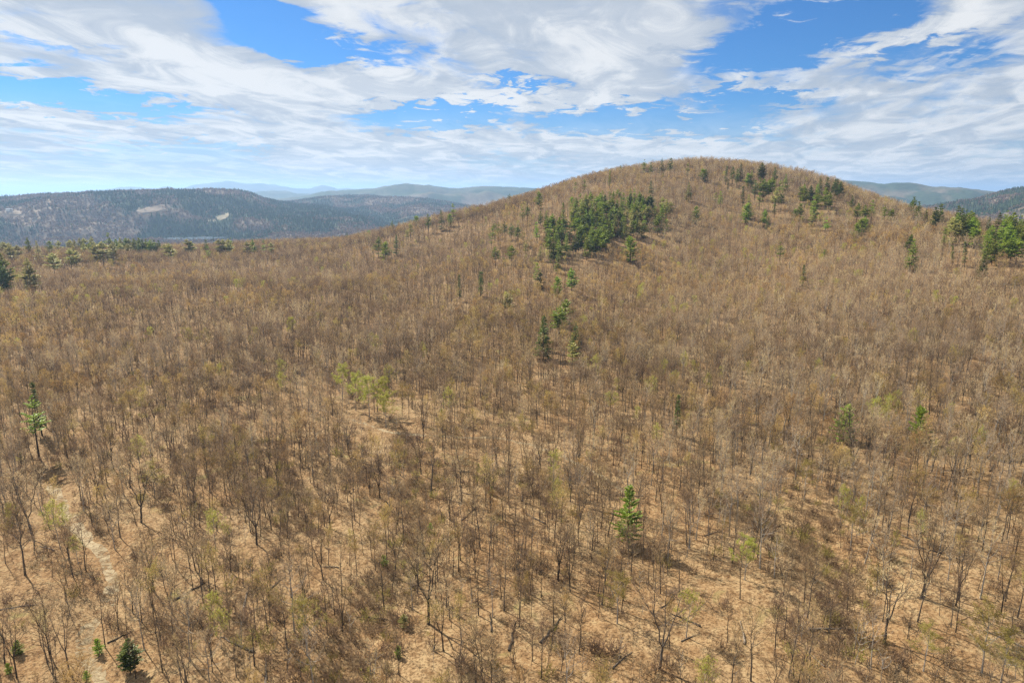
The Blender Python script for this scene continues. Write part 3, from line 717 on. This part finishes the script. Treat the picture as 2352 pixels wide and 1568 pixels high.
# ------------------------------------------------------------------ evergreens
GREEN = {'m': 'mid green', 'd': 'dark green', 'l': 'pale green', 'b': 'bright green'}
FORM = ['full', 'high-crowned', 'conical', 'ragged', 'bushy', 'broad', 'slim', 'full']
ever_xy = []
regions = {}
def place_evergreen(x, y, H, form, colour, wide=1.0):
    ms = conifer_meshes(form, colour); tm, cm, h0 = ms[rng.integers(len(ms))]
    z = float(height(np.array([x]), np.array([y]))[0]); s = H/h0
    nm = 'spruce_tree' if form in (2, 6) else ('young_pine' if form == 4 else 'pine_tree')
    w = s*wide*rng.uniform(.9, 1.15)
    o = empty(nm, (x, y, z-.1), rng.uniform(0, 6.28), (w, w, s), tuple(rng.normal(0, .02, 2)))
    link('trunk', tm, o); link('crown', cm, o)
    ever_xy.append((x, y, min(4.5, H*.16))); return o, z
for (reg, u, v, H, form, colour) in EG:
    H *= {'plateau': 1.45, 'grove': 1.12, 'lone': 1.1, 'slope': 1.25}.get(reg, 1.35) if form != 4 else 1.45
    p = cast(u, v, H)
    if p is None or math.hypot(*p) > 1700:
        for vv in range(1, 30):
            p = cast(u, v+vv, H)
            if p is not None and math.hypot(*p) < 1700: break
        else: continue
    o, z = place_evergreen(p[0], p[1], H, form, colour, {'plateau': 1.25, 'grove': 1.25, 'lone': 1.15}.get(reg, 1.35))
    regions.setdefault(reg, []).append((o, f"{GREEN[colour]} {FORM[form]}", u, v))
REG_TXT = {'slope': ('evergreen', 'the left slope', 'evergreens scattered left of the grove', 6), 'grove': ('pine', 'the dense hillside grove', 'pines of the dense hillside grove', 8), 'stand': ('evergreen', 'the upper right stand', 'evergreens on the upper right of the hill', 7),
           'edge': ('evergreen', 'the right edge stand', 'evergreens at the right shoulder of the hill', 7), 'plateau': ('white pine', 'the left plateau edge', 'pines along the plateau edge', 5), 'ridge': ('evergreen', 'the left ridge', 'evergreens on the left ridge', 3), 'summit': ('evergreen', 'the summit skyline', 'evergreens on the summit', 2)}
for reg, items in regions.items():
    if reg == 'lone': continue
    noun, place, grp, rows = REG_TXT[reg]
    items.sort(key=lambda t: t[3]); n = len(items); per = math.ceil(n/rows)
    for r_ in range(rows):
        row = sorted(items[r_*per:(r_+1)*per], key=lambda t: t[2])
        rn = 'top row' if r_ == 0 else ('bottom row' if (r_+1)*per >= n else f"{ordn(r_).strip()} row")
        for k, (o, look, u, v) in enumerate(row):
            pos = 'leftmost' if k == 0 else ('rightmost' if k == len(row)-1 else f"{ordn(k).strip()} from left")
            tag(o, f"{look} {noun}, {pos} in {rn} of {place}", 'pine' if noun != 'evergreen' else 'evergreen tree', grp)
LONE_LAB = ['conical green spruce left of two, midway up the centre slope', 'conical dark spruce right of two, midway up the centre slope', 'pale green pine directly below the dark centre slope spruce', 'isolated dark spruce in bare woods on the right hillside',
            'small bright green bush pine right of centre in bare woods', 'small bright pine bush farther right, level with another green bush', 'slim dark spruce spire standing in bare woods right of centre']
for (o, look, u, v), lab in zip(regions['lone'], LONE_LAB): tag(o, lab, 'evergreen tree', 'single evergreens in the bare woods')
for (lab, nm, u, v, H, form, colour, wide) in NEARBY:
    p = cast(u, v); o, z = place_evergreen(p[0], p[1], H, form, colour, wide); o.name = nm
    tag(o, lab, 'pine', 'evergreens in the near woods')

# ------------------------------------------------------------------ leafing trees that stand out
LEAFING = [ # u, v of the crown middle, height, label
 (784,872,15,'lime green leafing tree, leftmost of the bright clump in the left centre'),(815,894,15,'lime green leafing tree, second from left in the bright left centre clump'),(846,904,16,'brightest and widest lime green leafing tree in the left centre clump'),
 (880,903,15,'lime green leafing tree, rightmost upper one of the left centre clump'),(885,936,13,'small lime tree, lowest of the bright left centre clump'),
 (1852,1095,11,'yellow-green leafing tree between bare trees on the right slope'),(2130,1480,9,'round yellow-green leafing tree near the bottom right'),(2310,1500,10,'bright yellow clump tree at the right edge near the bottom'),(2270,1455,13,'pale yellowish leafing tree above the right edge yellow clump'),
 (1960,1205,11,'golden-budded spreading tree on the right slope below the middle'),(430,775,13,'golden-budded tree pair member on the left plateau, left one'),(470,778,13,'golden-budded tree pair member on the left plateau, right one'),
 (670,750,13,'lime tree high on the left side below the grove ridge'),(350,1095,11,'olive green leafing tree below the left centre woods'),(700,1430,12,'olive leafing tree near the bottom left of centre'),(1715,1275,10,'small lime sapling tree right of the lone bright pine'),
 (1420,1365,11,'olive-gold leafing tree straight below the lone bright pine'),(2195,635,12,'golden leafing tree below the right edge stand'),(2330,655,12,'golden leafing tree against the right edge below the stand'),(1690,545,10,'yellow-green shrub tree beside the right of the grove'),
 (255,607,13,'yellow-green tree on the far left plateau, left of two'),(282,612,13,'yellow-green tree on the far left plateau, right of two'),(545,655,12,'round lime tree in the middle of the left plateau')]
LM = {}
for nm, lf in (('lime', LEAF_LIME), ('olive', LEAF_OLIVE)):
    LM[nm] = []
    for v in range(2):
        T, C = bare_tree(700+v, H=15, clear=.30, spread=.24, limbs=14, subs=5, twigs=4, leaf=1, leaf_n=5200 if nm == 'lime' else 3200, leaf_s=.20)
        LM[nm].append((T.mesh('leafing_tree_trunk', [BARK_PALE]), C.mesh('leafing_tree_crown', [BARK_PALE, TWIG_TAN, lf])))
solid_xy = []
for (u, v, H, lab) in LEAFING:
    p = cast(u, v, H*.62)
    if p is None: continue
    z = float(height(p[:1], p[1:])[0]); nm = 'lime' if ('lime' in lab) else 'olive'
    tm, cm = LM[nm][rng.integers(2)]; s = H/15
    o = empty('leafing_tree', (p[0], p[1], z-.1), rng.uniform(0, 6.28), (s*1.1, s*1.1, s))
    link('trunk', tm, o); link('crown', cm, o); tag(o, lab, 'tree', 'leafing trees in the bare woods'); solid_xy.append((p[0], p[1], 4.5))

# ------------------------------------------------------------------ bare trees with a character of their own
SPECIAL = [(985,1432,19,2,'forked dark tree with three stems at the bottom centre'),(2031,1478,16,6,'broad open-crowned bare tree near the bottom right'),(2116,1374,17,6,'massive grey bare tree on the right with thick trunk'),
 (74,1228,18,6,'spreading bare tree at the left edge below the tall pine'),(1515,1537,17,6,'pale bare tree at the bottom edge right of centre'),(590,1250,16,2,'dark forked bare tree in the lower left hollow'),
 (325,1200,17,6,'wide grey bare tree above the dirt track'),(58,1320,17,0,'dark leaning bare tree at the left edge, lower'),(990,1140,20,1,'very tall slim bare tree left of centre')]
for (u, v, H, k, lab) in SPECIAL:
    p = cast(u, v); z = float(height(p[:1], p[1:])[0]); tm, cm = NEAR[k][0]; s = H/KINDS[k][3]['H']
    o = empty('bare_tree', (p[0], p[1], z-.1), rng.uniform(0, 6.28), (s*1.15, s*1.15, s))
    link('trunk', tm, o); link('crown', cm, o); tag(o, lab, 'tree', 'bare trees of the near woods'); solid_xy.append((p[0], p[1], 4.))

# ------------------------------------------------------------------ the bare wood
def wood_points(sp, rmax, azlim, seed):
    rg = np.random.default_rng(seed); n = int(rmax/sp)+2
    gx, gy = np.meshgrid(np.arange(-n, n), np.arange(0, n)); x = (gx+rg.uniform(-.48, .48, gx.shape))*sp; y = (gy+rg.uniform(-.48, .48, gx.shape))*sp
    x = x.ravel(); y = y.ravel(); r = np.hypot(x, y); a = np.degrees(np.arctan2(x, y))
    k = (np.abs(a) < azlim) & (r > 78) & (r < rmax); return x[k], y[k], rg
def keep_mask(x, y, rg):
    keep = np.ones(len(x), bool)
    for line, w in zip(TRACKS, (3.2, 2.2)): keep &= dist_line(x, y, line) > w
    keep &= ~((dist_line(x, y, GULLIES[0]) < 4.5) & (rg.random(len(x)) < .75))
    ex = np.array(ever_xy+solid_xy)
    for ax, ay, rad in ex:
        m = (np.abs(x-ax) < rad) & (np.abs(y-ay) < rad); keep[m] &= np.hypot(x[m]-ax, y[m]-ay) > rad
        # crowns give way on the open side of an evergreen
        ra = math.hypot(ax, ay); ex_, ey_ = ax/ra, ay/ra; al = (ax-x)*ex_+(ay-y)*ey_; ac = np.abs((x-ax)*ey_-(y-ay)*ex_)
        m = (al > 0) & (al < rad*9) & (ac < rad*1.25); keep[m] &= rg.random(int(m.sum())) < .2
    return keep
def visible(x, y, z, top):
    """drop what the brow of the hill hides for good (with a margin)"""
    az = np.degrees(np.arctan2(x, y)); r = np.hypot(x, y); A = np.arange(-60, 60.01, .5); RR = np.arange(80, 7600, 20.)
    AA, R2 = np.meshgrid(np.radians(A), RR); g = (height(R2*np.sin(AA), R2*np.cos(AA))-CAM_Z)/R2
    g = np.maximum.accumulate(g, 0)
    i = np.clip(((r-80)/20).astype(int)-2, 0, len(RR)-1); j = np.clip(np.round((az+60)/.5).astype(int), 0, len(A)-1)
    return (z+top-CAM_Z)/r > g[i, j]-.012
x, y, rg = wood_points(4.25, 1750, 43, 3)
dn = fbm(x/45, y/45, 55, 3)
r = np.hypot(x, y)
thin = .72-.32*sstep(.44, .64, 1-dn)+.24*sstep(230, 420, r)
k = (rg.random(len(x)) < np.where(r > 420, .98-.38*sstep(.50, .66, fbm(x/38, y/38, 57, 3)), thin)) & keep_mask(x, y, rg)
x, y, r = x[k], y[k], r[k]; z = height(x, y)
k = visible(x, y, z, 20); x, y, z, r = x[k], y[k], z[k], r[k]; N = len(x)
# kinds run in patches
pa = fbm(x/60, y/60, 61, 3)+.18*(rg.random(N)-.5); pb = fbm(x/90, y/90, 67, 3)+.18*(rg.random(N)-.5)
kd = rg.choice([0, 1, 2, 3, 6, 7, 9], N, p=[.28, .22, .10, .13, .08, .11, .08])
kd = np.where((pa > .58) & (rg.random(N) < .38), 4, kd); kd = np.where((pa < .40) & (rg.random(N) < .32), 5, kd)
kd = np.where((pb > .60) & (rg.random(N) < .13), 8, kd); kd = np.where((pb < .40) & (rg.random(N) < .5), 3, kd)
reg_ = fbm(x/260+3, y/260, 131, 3)+np.clip(-x/900, -.25, .3)     # darker woods on the left plateau, paler on the right slope
kd = np.where((reg_ > .52) & (rg.random(N) < (.25+.25*sstep(250, 600, r))*sstep(.50, .70, reg_)), np.where(rg.random(N) < .5, 2, 7), kd)
kd = np.where((reg_ < .46) & (rg.random(N) < .40), np.where(rg.random(N) < .6, 3, 6), kd)
gb = fbm(x/50+7, y/50, 141, 3)
kd = np.where(rg.random(N) < .006+.09*sstep(.60, .72, gb), 10, kd); kd = np.where(rg.random(N) < .02+.16*sstep(.60, .72, fbm(x/55, y/55-5, 151, 3)), 8, kd)
kd = np.where(rg.random(N) < .02+.20*sstep(.62, .74, fbm(x/40+9, y/40, 161, 3)), 5, kd)
sz = rg.uniform(.50, .96, N)*(.94+.2*(fbm(x/120, y/120, 83, 2)-.5)); sxy = sz*rg.uniform(.70, 1.02, N)
rz = rg.uniform(0, 6.283, N); tl = rg.normal(0, .035, (N, 2)); var = rg.integers(0, 2, N)
# the 300 that show largest stand as things of their own
Hh = np.array([KINDS[i][3]['H'] for i in kd])*sz
u0, v0, f0 = proj(x, y, z); um, vm, fm_ = proj(x, y, z+Hh*.72)
seen = (um > -15) & (um < 2367) & (vm < 1575) & (f0 > 0)
score = np.where(seen, Hh/np.hypot(r, CAM_Z-z), 0)
order = np.argsort(-score)[:291]
items = []
single = np.zeros(N, bool); single[order] = True
for i in order:
    tm, cm = NEAR[kd[i]][var[i]]
    o = empty('bare_tree', (x[i], y[i], z[i]-.1), rz[i], (sxy[i], sxy[i], sz[i]), tuple(tl[i]))
    link('trunk', tm, o); link('crown', cm, o); o['category'] = 'tree'; o['group'] = 'bare trees of the near woods'
    items.append((o, KINDS[kd[i]][0], um[i], vm[i]))
label_by_landmark(items, 'bare tree')
m = ~single
pid = np.where(r < 430, kd*2+var, 2*NK+kd)
pts = np.stack([x, y, z-.1], 1)
o = scatter('bare_tree_forest', pts[m], rz[m], np.stack([sxy, sxy, sz], 1)[m], pid[m], near_protos+far_protos, tl[m])
tag(o, 'mass of leafless grey-brown trees covering the plateau and the hill', 'forest', kind='stuff')

# understorey: saplings and brush
x, y, rg = wood_points(2.75, 560, 42, 13); r = np.hypot(x, y)
dn = fbm(x/22, y/22, 91, 3)
g0 = np.minimum.reduce([dist_line(x, y, g) for g in GULLIES])
pr = np.clip(sstep(.38, .64, dn)*.8, .12, 1)+np.exp(-(g0/8)**2)*.95
k = (rg.random(len(x)) < pr*(1-.55*sstep(260, 520, r)))
for line, w in zip(TRACKS, (2.6, 1.8)): k &= dist_line(x, y, line) > w
x, y = x[k], y[k]; z = height(x, y); N = len(x)
g0 = np.minimum.reduce([dist_line(x, y, g) for g in GULLIES])
vk = rg.choice(7, N, p=[.26, .14, .14, .16, .12, .13, .05]); vk = np.where((g0 < 9) & (rg.random(N) < .6), rg.integers(3, 7, N), vk)
sc = rg.uniform(.6, 1.35, N)
o = scatter('undergrowth', np.stack([x, y, z-.05], 1), rg.uniform(0, 6.28, N), np.stack([sc, sc, sc*rg.uniform(.8, 1.2, N)], 1), vk, und_protos, rg.normal(0, .08, (N, 2)))
tag(o, 'brown brush and thin saplings under the bare trees', 'undergrowth', kind='stuff')

# ------------------------------------------------------------------ fallen logs
log_items = []
LOGM = []
for v in range(4):
    rg = np.random.default_rng(30+v); G = Geo(); L = 1.0
    pts_ = [np.array([(t-.5)*9, rg.normal(0, .12), .05+rg.normal(0, .04)]) for t in np.linspace(0, 1, 8)]
    G.tube(pts_, np.linspace(.24, .07, 8), 7, 0, cap=True)
    for s in range(4):
        t = rg.uniform(.35, .95); p = np.array([(t-.5)*9, 0, .1]); d = unit(np.array([.6, rg.normal(0, .7), rg.uniform(.1, .8)])); l = rg.uniform(.6, 1.8)
        G.tube([p, p+d*l*.5, p+d*l+rg.normal(0, .08, 3)], [.06, .045, .02], 4, 0)
    LOGM.append(G.mesh('fallen_log', [BARK_DEAD if v < 2 else BARK_DARK]))
rg = np.random.default_rng(99); tries = 0
while len(log_items) < 46 and tries < 500:
    tries += 1; u = rg.uniform(20, 2330); v = rg.uniform(980, 1555)
    p = cast(u, v)
    a = rg.uniform(0, 3.14); s = rg.uniform(.5, 1.25)
    dx_, dy_ = math.cos(a), math.sin(a); q = np.array([p-np.array([dx_, dy_])*4*s, p+np.array([dx_, dy_])*4*s]); hz = height(q[:, 0], q[:, 1])
    o = link('fallen_log', LOGM[rg.integers(4)]); o.location = (p[0], p[1], hz.mean()+.1); o.rotation_euler = (0, -math.atan2(hz[1]-hz[0], 8*s), a); o.scale = (s, s*1.1, s*1.1)
    o['category'] = 'log'; o['group'] = 'fallen logs on the leaf litter'
    log_items.append((o, 'long' if s > .9 else 'short', u, v))
label_by_landmark(log_items, 'fallen log')

# ------------------------------------------------------------------ tracks
def track_mat():
    m, t, out = new_mat('pale_stony_track')
    pos = t.node('ShaderNodeNewGeometry').outputs['Position']
    n = t.noise(pos, 1.6, 5, .7); n2 = t.noise(pos, .4, 4, .6)
    c = t.mix(t.ramp(n, .35, .65), (0.220, 0.158, 0.082), (0.347, 0.281, 0.170)); c = t.mix(t.math('MULTIPLY', t.ramp(n2, .5, .7), .7), c, (0.220, 0.144, 0.069))
    p = t.node('ShaderNodeBsdfPrincipled'); t.l.new(c, p.inputs['Base Color']); p.inputs['Roughness'].default_value = .95
    bp = t.node('ShaderNodeBump'); bp.inputs['Distance'].default_value = .2; t.l.new(n, bp.inputs['Height']); t.l.new(bp.outputs[0], p.inputs['Normal'])
    n3 = t.noise(pos, .55, 5, .68, .6); n4 = t.noise(pos, .09, 3, .5)
    cov = t.ramp(t.math('ADD', t.math('MULTIPLY', n3, .7), t.math('MULTIPLY', n4, .5)), .50, .68)
    tr = t.node('ShaderNodeBsdfTransparent'); mx = t.node('ShaderNodeMixShader'); t.l.new(cov, mx.inputs[0]); t.l.new(tr.outputs[0], mx.inputs[1]); t.l.new(p.outputs[0], mx.inputs[2])
    t.l.new(mx.outputs[0], out.inputs[0]); return m
TM = track_mat()
def ribbon(name, line, width, mat, lab, seed):
    P = np.array(line); seg = np.hypot(*np.diff(P, axis=0).T); s = np.concatenate([[0], np.cumsum(seg)]); t = np.arange(0, s[-1], .8)
    cx = np.interp(t, s, P[:, 0]); cy = np.interp(t, s, P[:, 1])
    for _ in range(6): cx[1:-1] = (cx[:-2]+cx[2:]+2*cx[1:-1])/4; cy[1:-1] = (cy[:-2]+cy[2:]+2*cy[1:-1])/4
    tx = np.gradient(cx); ty = np.gradient(cy); l = np.hypot(tx, ty); nx, ny = -ty/l, tx/l
    wl = width*(.25+1.3*fbm(t/5, t*0+seed, seed, 3)); wr = width*(.25+1.3*fbm(t/5, t*0+seed+9, seed+3, 3)); K = 7; V = []
    for k in range(len(t)):
        for q in range(K):
            f = q/(K-1); off = -wl[k]+(wl[k]+wr[k])*f; V.append((cx[k]+nx[k]*off, cy[k]+ny[k]*off, 0))
    V = np.array(V); V[:, 2] = sheet_z(V[:, 0], V[:, 1])+.07
    e = np.tile(np.arange(K), len(t)); V[(e == 0) | (e == K-1), 2] -= .15
    me = grid_mesh(name, V, len(t), K, mat); tag(link(name, me), lab, 'track', kind='structure')
ribbon('dirt_track', TRACKS[0], 2.0, TM, 'pale stony track winding down the lower left of the woods', 3)
ribbon('dirt_track', TRACKS[1], 1.2, TM, 'faint pale skid track crossing the woods at the centre', 8)

# ------------------------------------------------------------------ far valley: lake, fields, farmhouse, woods
def far_patch(name, uvs, mat, lab, lift, flat=None, kind='structure'):
    P = np.array([cast(u, v) for u, v in uvs]); c = P.mean(0); rings = 6; V = [c]; n = len(P)*4
    Q = np.array([P[i]+(P[(i+1) % len(P)]-P[i])*t for i in range(len(P)) for t in (0, .25, .5, .75)])
    for k in range(1, rings+1): V += [c+(q-c)*k/rings for q in Q]
    V = np.array(V); z = height(V[:, 0], V[:, 1])+lift if flat is None else np.full(len(V), flat)
    F = [(0, 1+i, 1+(i+1) % n) for i in range(n)]
    for k in range(rings-1): F += [(1+k*n+i, 1+(k+1)*n+i, 1+(k+1)*n+(i+1) % n, 1+k*n+(i+1) % n) for i in range(n)]
    me = make_mesh(name, np.column_stack([V, z]), F, [mat]); tag(link(name, me), lab, kind=kind); return P
def plain(name, a, b, sc, rough=.9):
    m, t, out = new_mat(name); pos = t.node('ShaderNodeNewGeometry').outputs['Position']; n = t.noise(pos, sc, 5, .6)
    p = t.node('ShaderNodeBsdfPrincipled'); t.l.new(t.mix(t.ramp(n, .35, .65), a, b), p.inputs['Base Color']); p.inputs['Roughness'].default_value = rough
    t.l.new(p.outputs[0], out.inputs[0]); return m
FIELD = plain('dry_pasture', (0.139, 0.097, 0.060), (0.191, 0.139, 0.087), .006)
FIELD_GREEN = plain('spring_pasture', (0.116, 0.095, 0.043), (0.162, 0.133, 0.065), .006)
CLEAR = []
CLEAR.append(far_patch('field', [(312,486),(318,478),(345,476),(372,473),(398,471),(400,476),(380,482),(350,489),(325,490)], FIELD, 'large tan pasture on the far hillside across the valley', 1.5))
CLEAR.append(far_patch('field', [(470,508),(490,502),(510,494),(524,489),(528,494),(518,503),(500,508)], FIELD_GREEN, 'narrow golden field lower on the far hillside', 1.5))
CLEAR.append(far_patch('field', [(0,490),(14,484),(36,483),(56,488),(50,493),(20,494),(2,493)], FIELD, 'small tan field around the white farmhouse at far left', 1.5))
CLEAR.append(far_patch('field', [(76,483),(92,482),(94,487),(80,488)], FIELD, 'tiny tan clearing right of the farmhouse field', 1.5))
m, t, out = new_mat('lake_water')
p = t.node('ShaderNodeBsdfPrincipled'); p.inputs['Base Color'].default_value = (.05, .08, .11, 1); p.inputs['Roughness'].default_value = .22; p.inputs['Specular IOR Level'].default_value = .6
nz = t.noise(t.node('ShaderNodeNewGeometry').outputs['Position'], .2, 3); bp = t.node('ShaderNodeBump'); bp.inputs['Strength'].default_value = .3; bp.inputs['Distance'].default_value = .4
t.l.new(nz, bp.inputs['Height']); t.l.new(bp.outputs[0], p.inputs['Normal']); t.l.new(p.outputs[0], out.inputs[0]); WATER = m
def lake(az, rad, half_t, half_r, lab):
    c = np.array([rad*math.sin(R(az)), rad*math.cos(R(az))]); e1 = np.array([math.cos(R(az)), -math.sin(R(az))]); e2 = np.array([math.sin(R(az)), math.cos(R(az))])
    rg = np.random.default_rng(4); n = 60
    ring = [c+e1*half_t*math.cos(2*math.pi*i/n)*(1+.12*math.sin(5*i*.3))+e2*half_r*math.sin(2*math.pi*i/n)*(1+.2*math.sin(i*.7)) for i in range(n)]
    zz = float(height(c[:1], c[1:])[0])
    zmax = max(zz, float(height(np.array([q[0] for q in ring]), np.array([q[1] for q in ring])).max()))+1.0
    me = make_mesh('lake', [(q[0], q[1], zmax) for q in ring], [tuple(range(n))[::-1]], [WATER]); me.flip_normals() if me.polygons[0].normal.z < 0 else None
    tag(link('lake', me), lab, kind='structure'); CLEAR.append(np.array(ring)); return c
lake(az_of(428), 3560, 165, 95, 'sliver of pale lake water in the valley at left')
lake(az_of(290), 3560, 120, 80, 'thin strip of lake water behind the plateau pines')

def farmhouse(u, v, lab):
    p = cast(u, v); z = float(height(p[:1], p[1:])[0]); o = empty('farmhouse', (p[0], p[1], z), R(25)); tag(o, lab, 'house')
    WALL = plain('white_clapboard', (.74, .74, .72), (.82, .82, .80), .8); ROOF = plain('grey_metal_roof', (.36, .38, .40), (.46, .48, .50), .5); GLS = plain('dark_window_glass', (.03, .035, .04), (.05, .055, .06), .3, .2)
    a, b, h, rd = 13, 7, 7.5, 5.
    V = [(-a,-b,-1),(a,-b,-1),(a,b,-1),(-a,b,-1),(-a,-b,h),(a,-b,h),(a,b,h),(-a,b,h),(-a,0,h+rd),(a,0,h+rd)]
    link('wall', make_mesh('farmhouse_wall', V, [(0,1,5,4),(1,2,6,9,5),(2,3,7,6),(3,0,4,8,7)], [WALL]), o)
    e = 1.
    RV = [(-a-e,-b-e,h-.7),(a+e,-b-e,h-.7),(a+e,0,h+rd+.1),(-a-e,0,h+rd+.1),(a+e,b+e,h-.7),(-a-e,b+e,h-.7)]; RV2 = [(q[0], q[1], q[2]+.4) for q in RV]
    rf = link('roof', make_mesh('farmhouse_roof', RV+RV2, [(6,7,8,9),(9,8,10,11),(0,3,2,1),(3,5,4,2),(0,1,7,6),(5,11,10,4),(1,2,8,7),(2,4,10,8),(0,6,9,3),(3,9,11,5)], [ROOF]), o)
    def box(nm, x0, x1, y0, y1, z0, z1, mat, par):
        Vb = [(x0,y0,z0),(x1,y0,z0),(x1,y1,z0),(x0,y1,z0),(x0,y0,z1),(x1,y0,z1),(x1,y1,z1),(x0,y1,z1)]
        return link(nm, make_mesh('farmhouse_'+nm, Vb, [(3,2,1,0),(4,5,6,7),(0,1,5,4),(1,2,6,5),(2,3,7,6),(3,0,4,7)], [mat]), par)
    box('chimney', 3, 4.4, -.7, .7, h+rd-.8, h+rd+2, plain('brick_chimney', (.25, .11, .08), (.32, .16, .11), 1.), rf)
    for q in range(4): box('window', -9+q*5.4, -7.4+q*5.4, -b-.06, -b+.1, 3.2, 5.6, GLS, o)
farmhouse(22, 485, 'tiny white farmhouse in the tan field on the far left hillside')

def blob(seed, kind):
    rg = np.random.default_rng(seed); G = Geo()
    if kind == 'con':
        n = 7; H = 19
        for lv in range(4):
            z0 = 2+lv*4.2; z1 = z0+6.2; rad = 4.6*(1-lv/4.6)
            ring = [np.array([rad*rg.uniform(.65, 1.2)*math.cos(6.283*i/n), rad*rg.uniform(.65, 1.2)*math.sin(6.283*i/n), z0+rg.normal(0, .7)]) for i in range(n)]
            for i in range(n): G.tri(ring[i], ring[(i+1) % n], np.array([rg.normal(0, .3), rg.normal(0, .3), z1]), 0)
    else:
        for i in range(70):
            d = rvec(rg); p = np.array([0, 0, 9.5])+d*np.array([5.2, 5.2, 6])*rg.uniform(.55, 1); a = rvec(rg)*rg.uniform(1.0, 2.2); b = unit(np.cross(a, rvec(rg)))*rg.uniform(.7, 1.5)
            G.tri(p-a-b*.5, p+a-b*.5, p+b, 0)
    return G
far_tr = [hidden('far_tree_form', blob(i, 'con').mesh('far_tree_form', [FAR_CONIFER])) for i in range(3)]
far_tr += [hidden('far_tree_form', blob(10+i, 'bare').mesh('far_tree_form', [FAR_BARE])) for i in range(3)]
far_tr += [hidden('far_tree_form', blob(20, 'bare').mesh('far_tree_form', [FAR_BUD]))]
rg = np.random.default_rng(23)
XS, YS = [], []
for (a0, a1, r0, r1, sp) in ((-41, 3, 1700, 4400, 12.), (-41, 4, 4400, 7400, 14.), (24, 41, 1500, 6200, 13.)):
    n = int(.5*R(a1-a0)*(r1*r1-r0*r0)/(sp*sp)); rr = np.sqrt(rg.uniform(r0*r0, r1*r1, n)); aa = np.radians(rg.uniform(a0, a1, n)); XS.append(rr*np.sin(aa)); YS.append(rr*np.cos(aa))
x = np.concatenate(XS); y = np.concatenate(YS); z = height(x, y)
k = visible(x, y, z, 14)
for P in CLEAR:
    lo = P.min(0)-60; hi = P.max(0)+60; idx = np.nonzero(k & (x > lo[0]) & (x < hi[0]) & (y > lo[1]) & (y < hi[1]))[0]
    c = P.mean(0); Pn = c+(P-c)*1.0; front_ = c-unit(c)*0
    for i in idx:
        # nothing in the clearing itself nor standing right in front of it
        if any(inpoly(x[i]+x[i]/math.hypot(x[i], y[i])*s, y[i]+y[i]/math.hypot(x[i], y[i])*s, Pn) for s in (0, 25)) and rg.random() < .86: k[i] = False
x, y, z = x[k], y[k], z[k]; N = len(x)
lt = land_type(x, y); con = rg.random(N) < lt*.85+.08; bud = rg.random(N) < .10
vk = np.where(con, rg.integers(0, 3, N), np.where(bud, 6, rg.integers(3, 6, N)))
sc = rg.uniform(.65, 1.15, N)
o = scatter('valley_forest', np.stack([x, y, z-.5], 1), rg.uniform(0, 6.28, N), np.stack([sc, sc, sc*rg.uniform(.8, 1.15, N)], 1), vk, far_tr)
tag(o, 'hazy mixed woods covering the far valley and hills', 'forest', kind='stuff')
print('far trees', N)

# ------------------------------------------------------------------ haze
def haze_box():
    m, t, out = new_mat('blue_haze')
    v = t.node('ShaderNodeVolumePrincipled'); v.inputs['Color'].default_value = (.38, .60, .95, 1); v.inputs['Density'].default_value = 5.8e-5; v.inputs['Anisotropy'].default_value = 0.3
    for nm in ('Density Attribute', 'Color Attribute', 'Temperature Attribute'):
        if nm in v.inputs: v.inputs[nm].default_value = ''
    t.l.new(v.outputs[0], out.inputs['Volume'])
    try: m.cycles.homogeneous_volume = True
    except Exception: pass
    s = 46500; lo, hi = CAM_Z+BASE-40, 425.
    V = [(-s,-s,lo),(s,-s,lo),(s,s,lo),(-s,s,lo),(-s,-s,hi),(s,-s,hi),(s,s,hi),(-s,s,hi)]
    me = make_mesh('haze', V, [(3,2,1,0),(4,5,6,7),(0,1,5,4),(1,2,6,5),(2,3,7,6),(3,0,4,7)], [m])
    tag(link('haze', me), 'thin blue haze hanging over the far valley', kind='stuff')
haze_box()
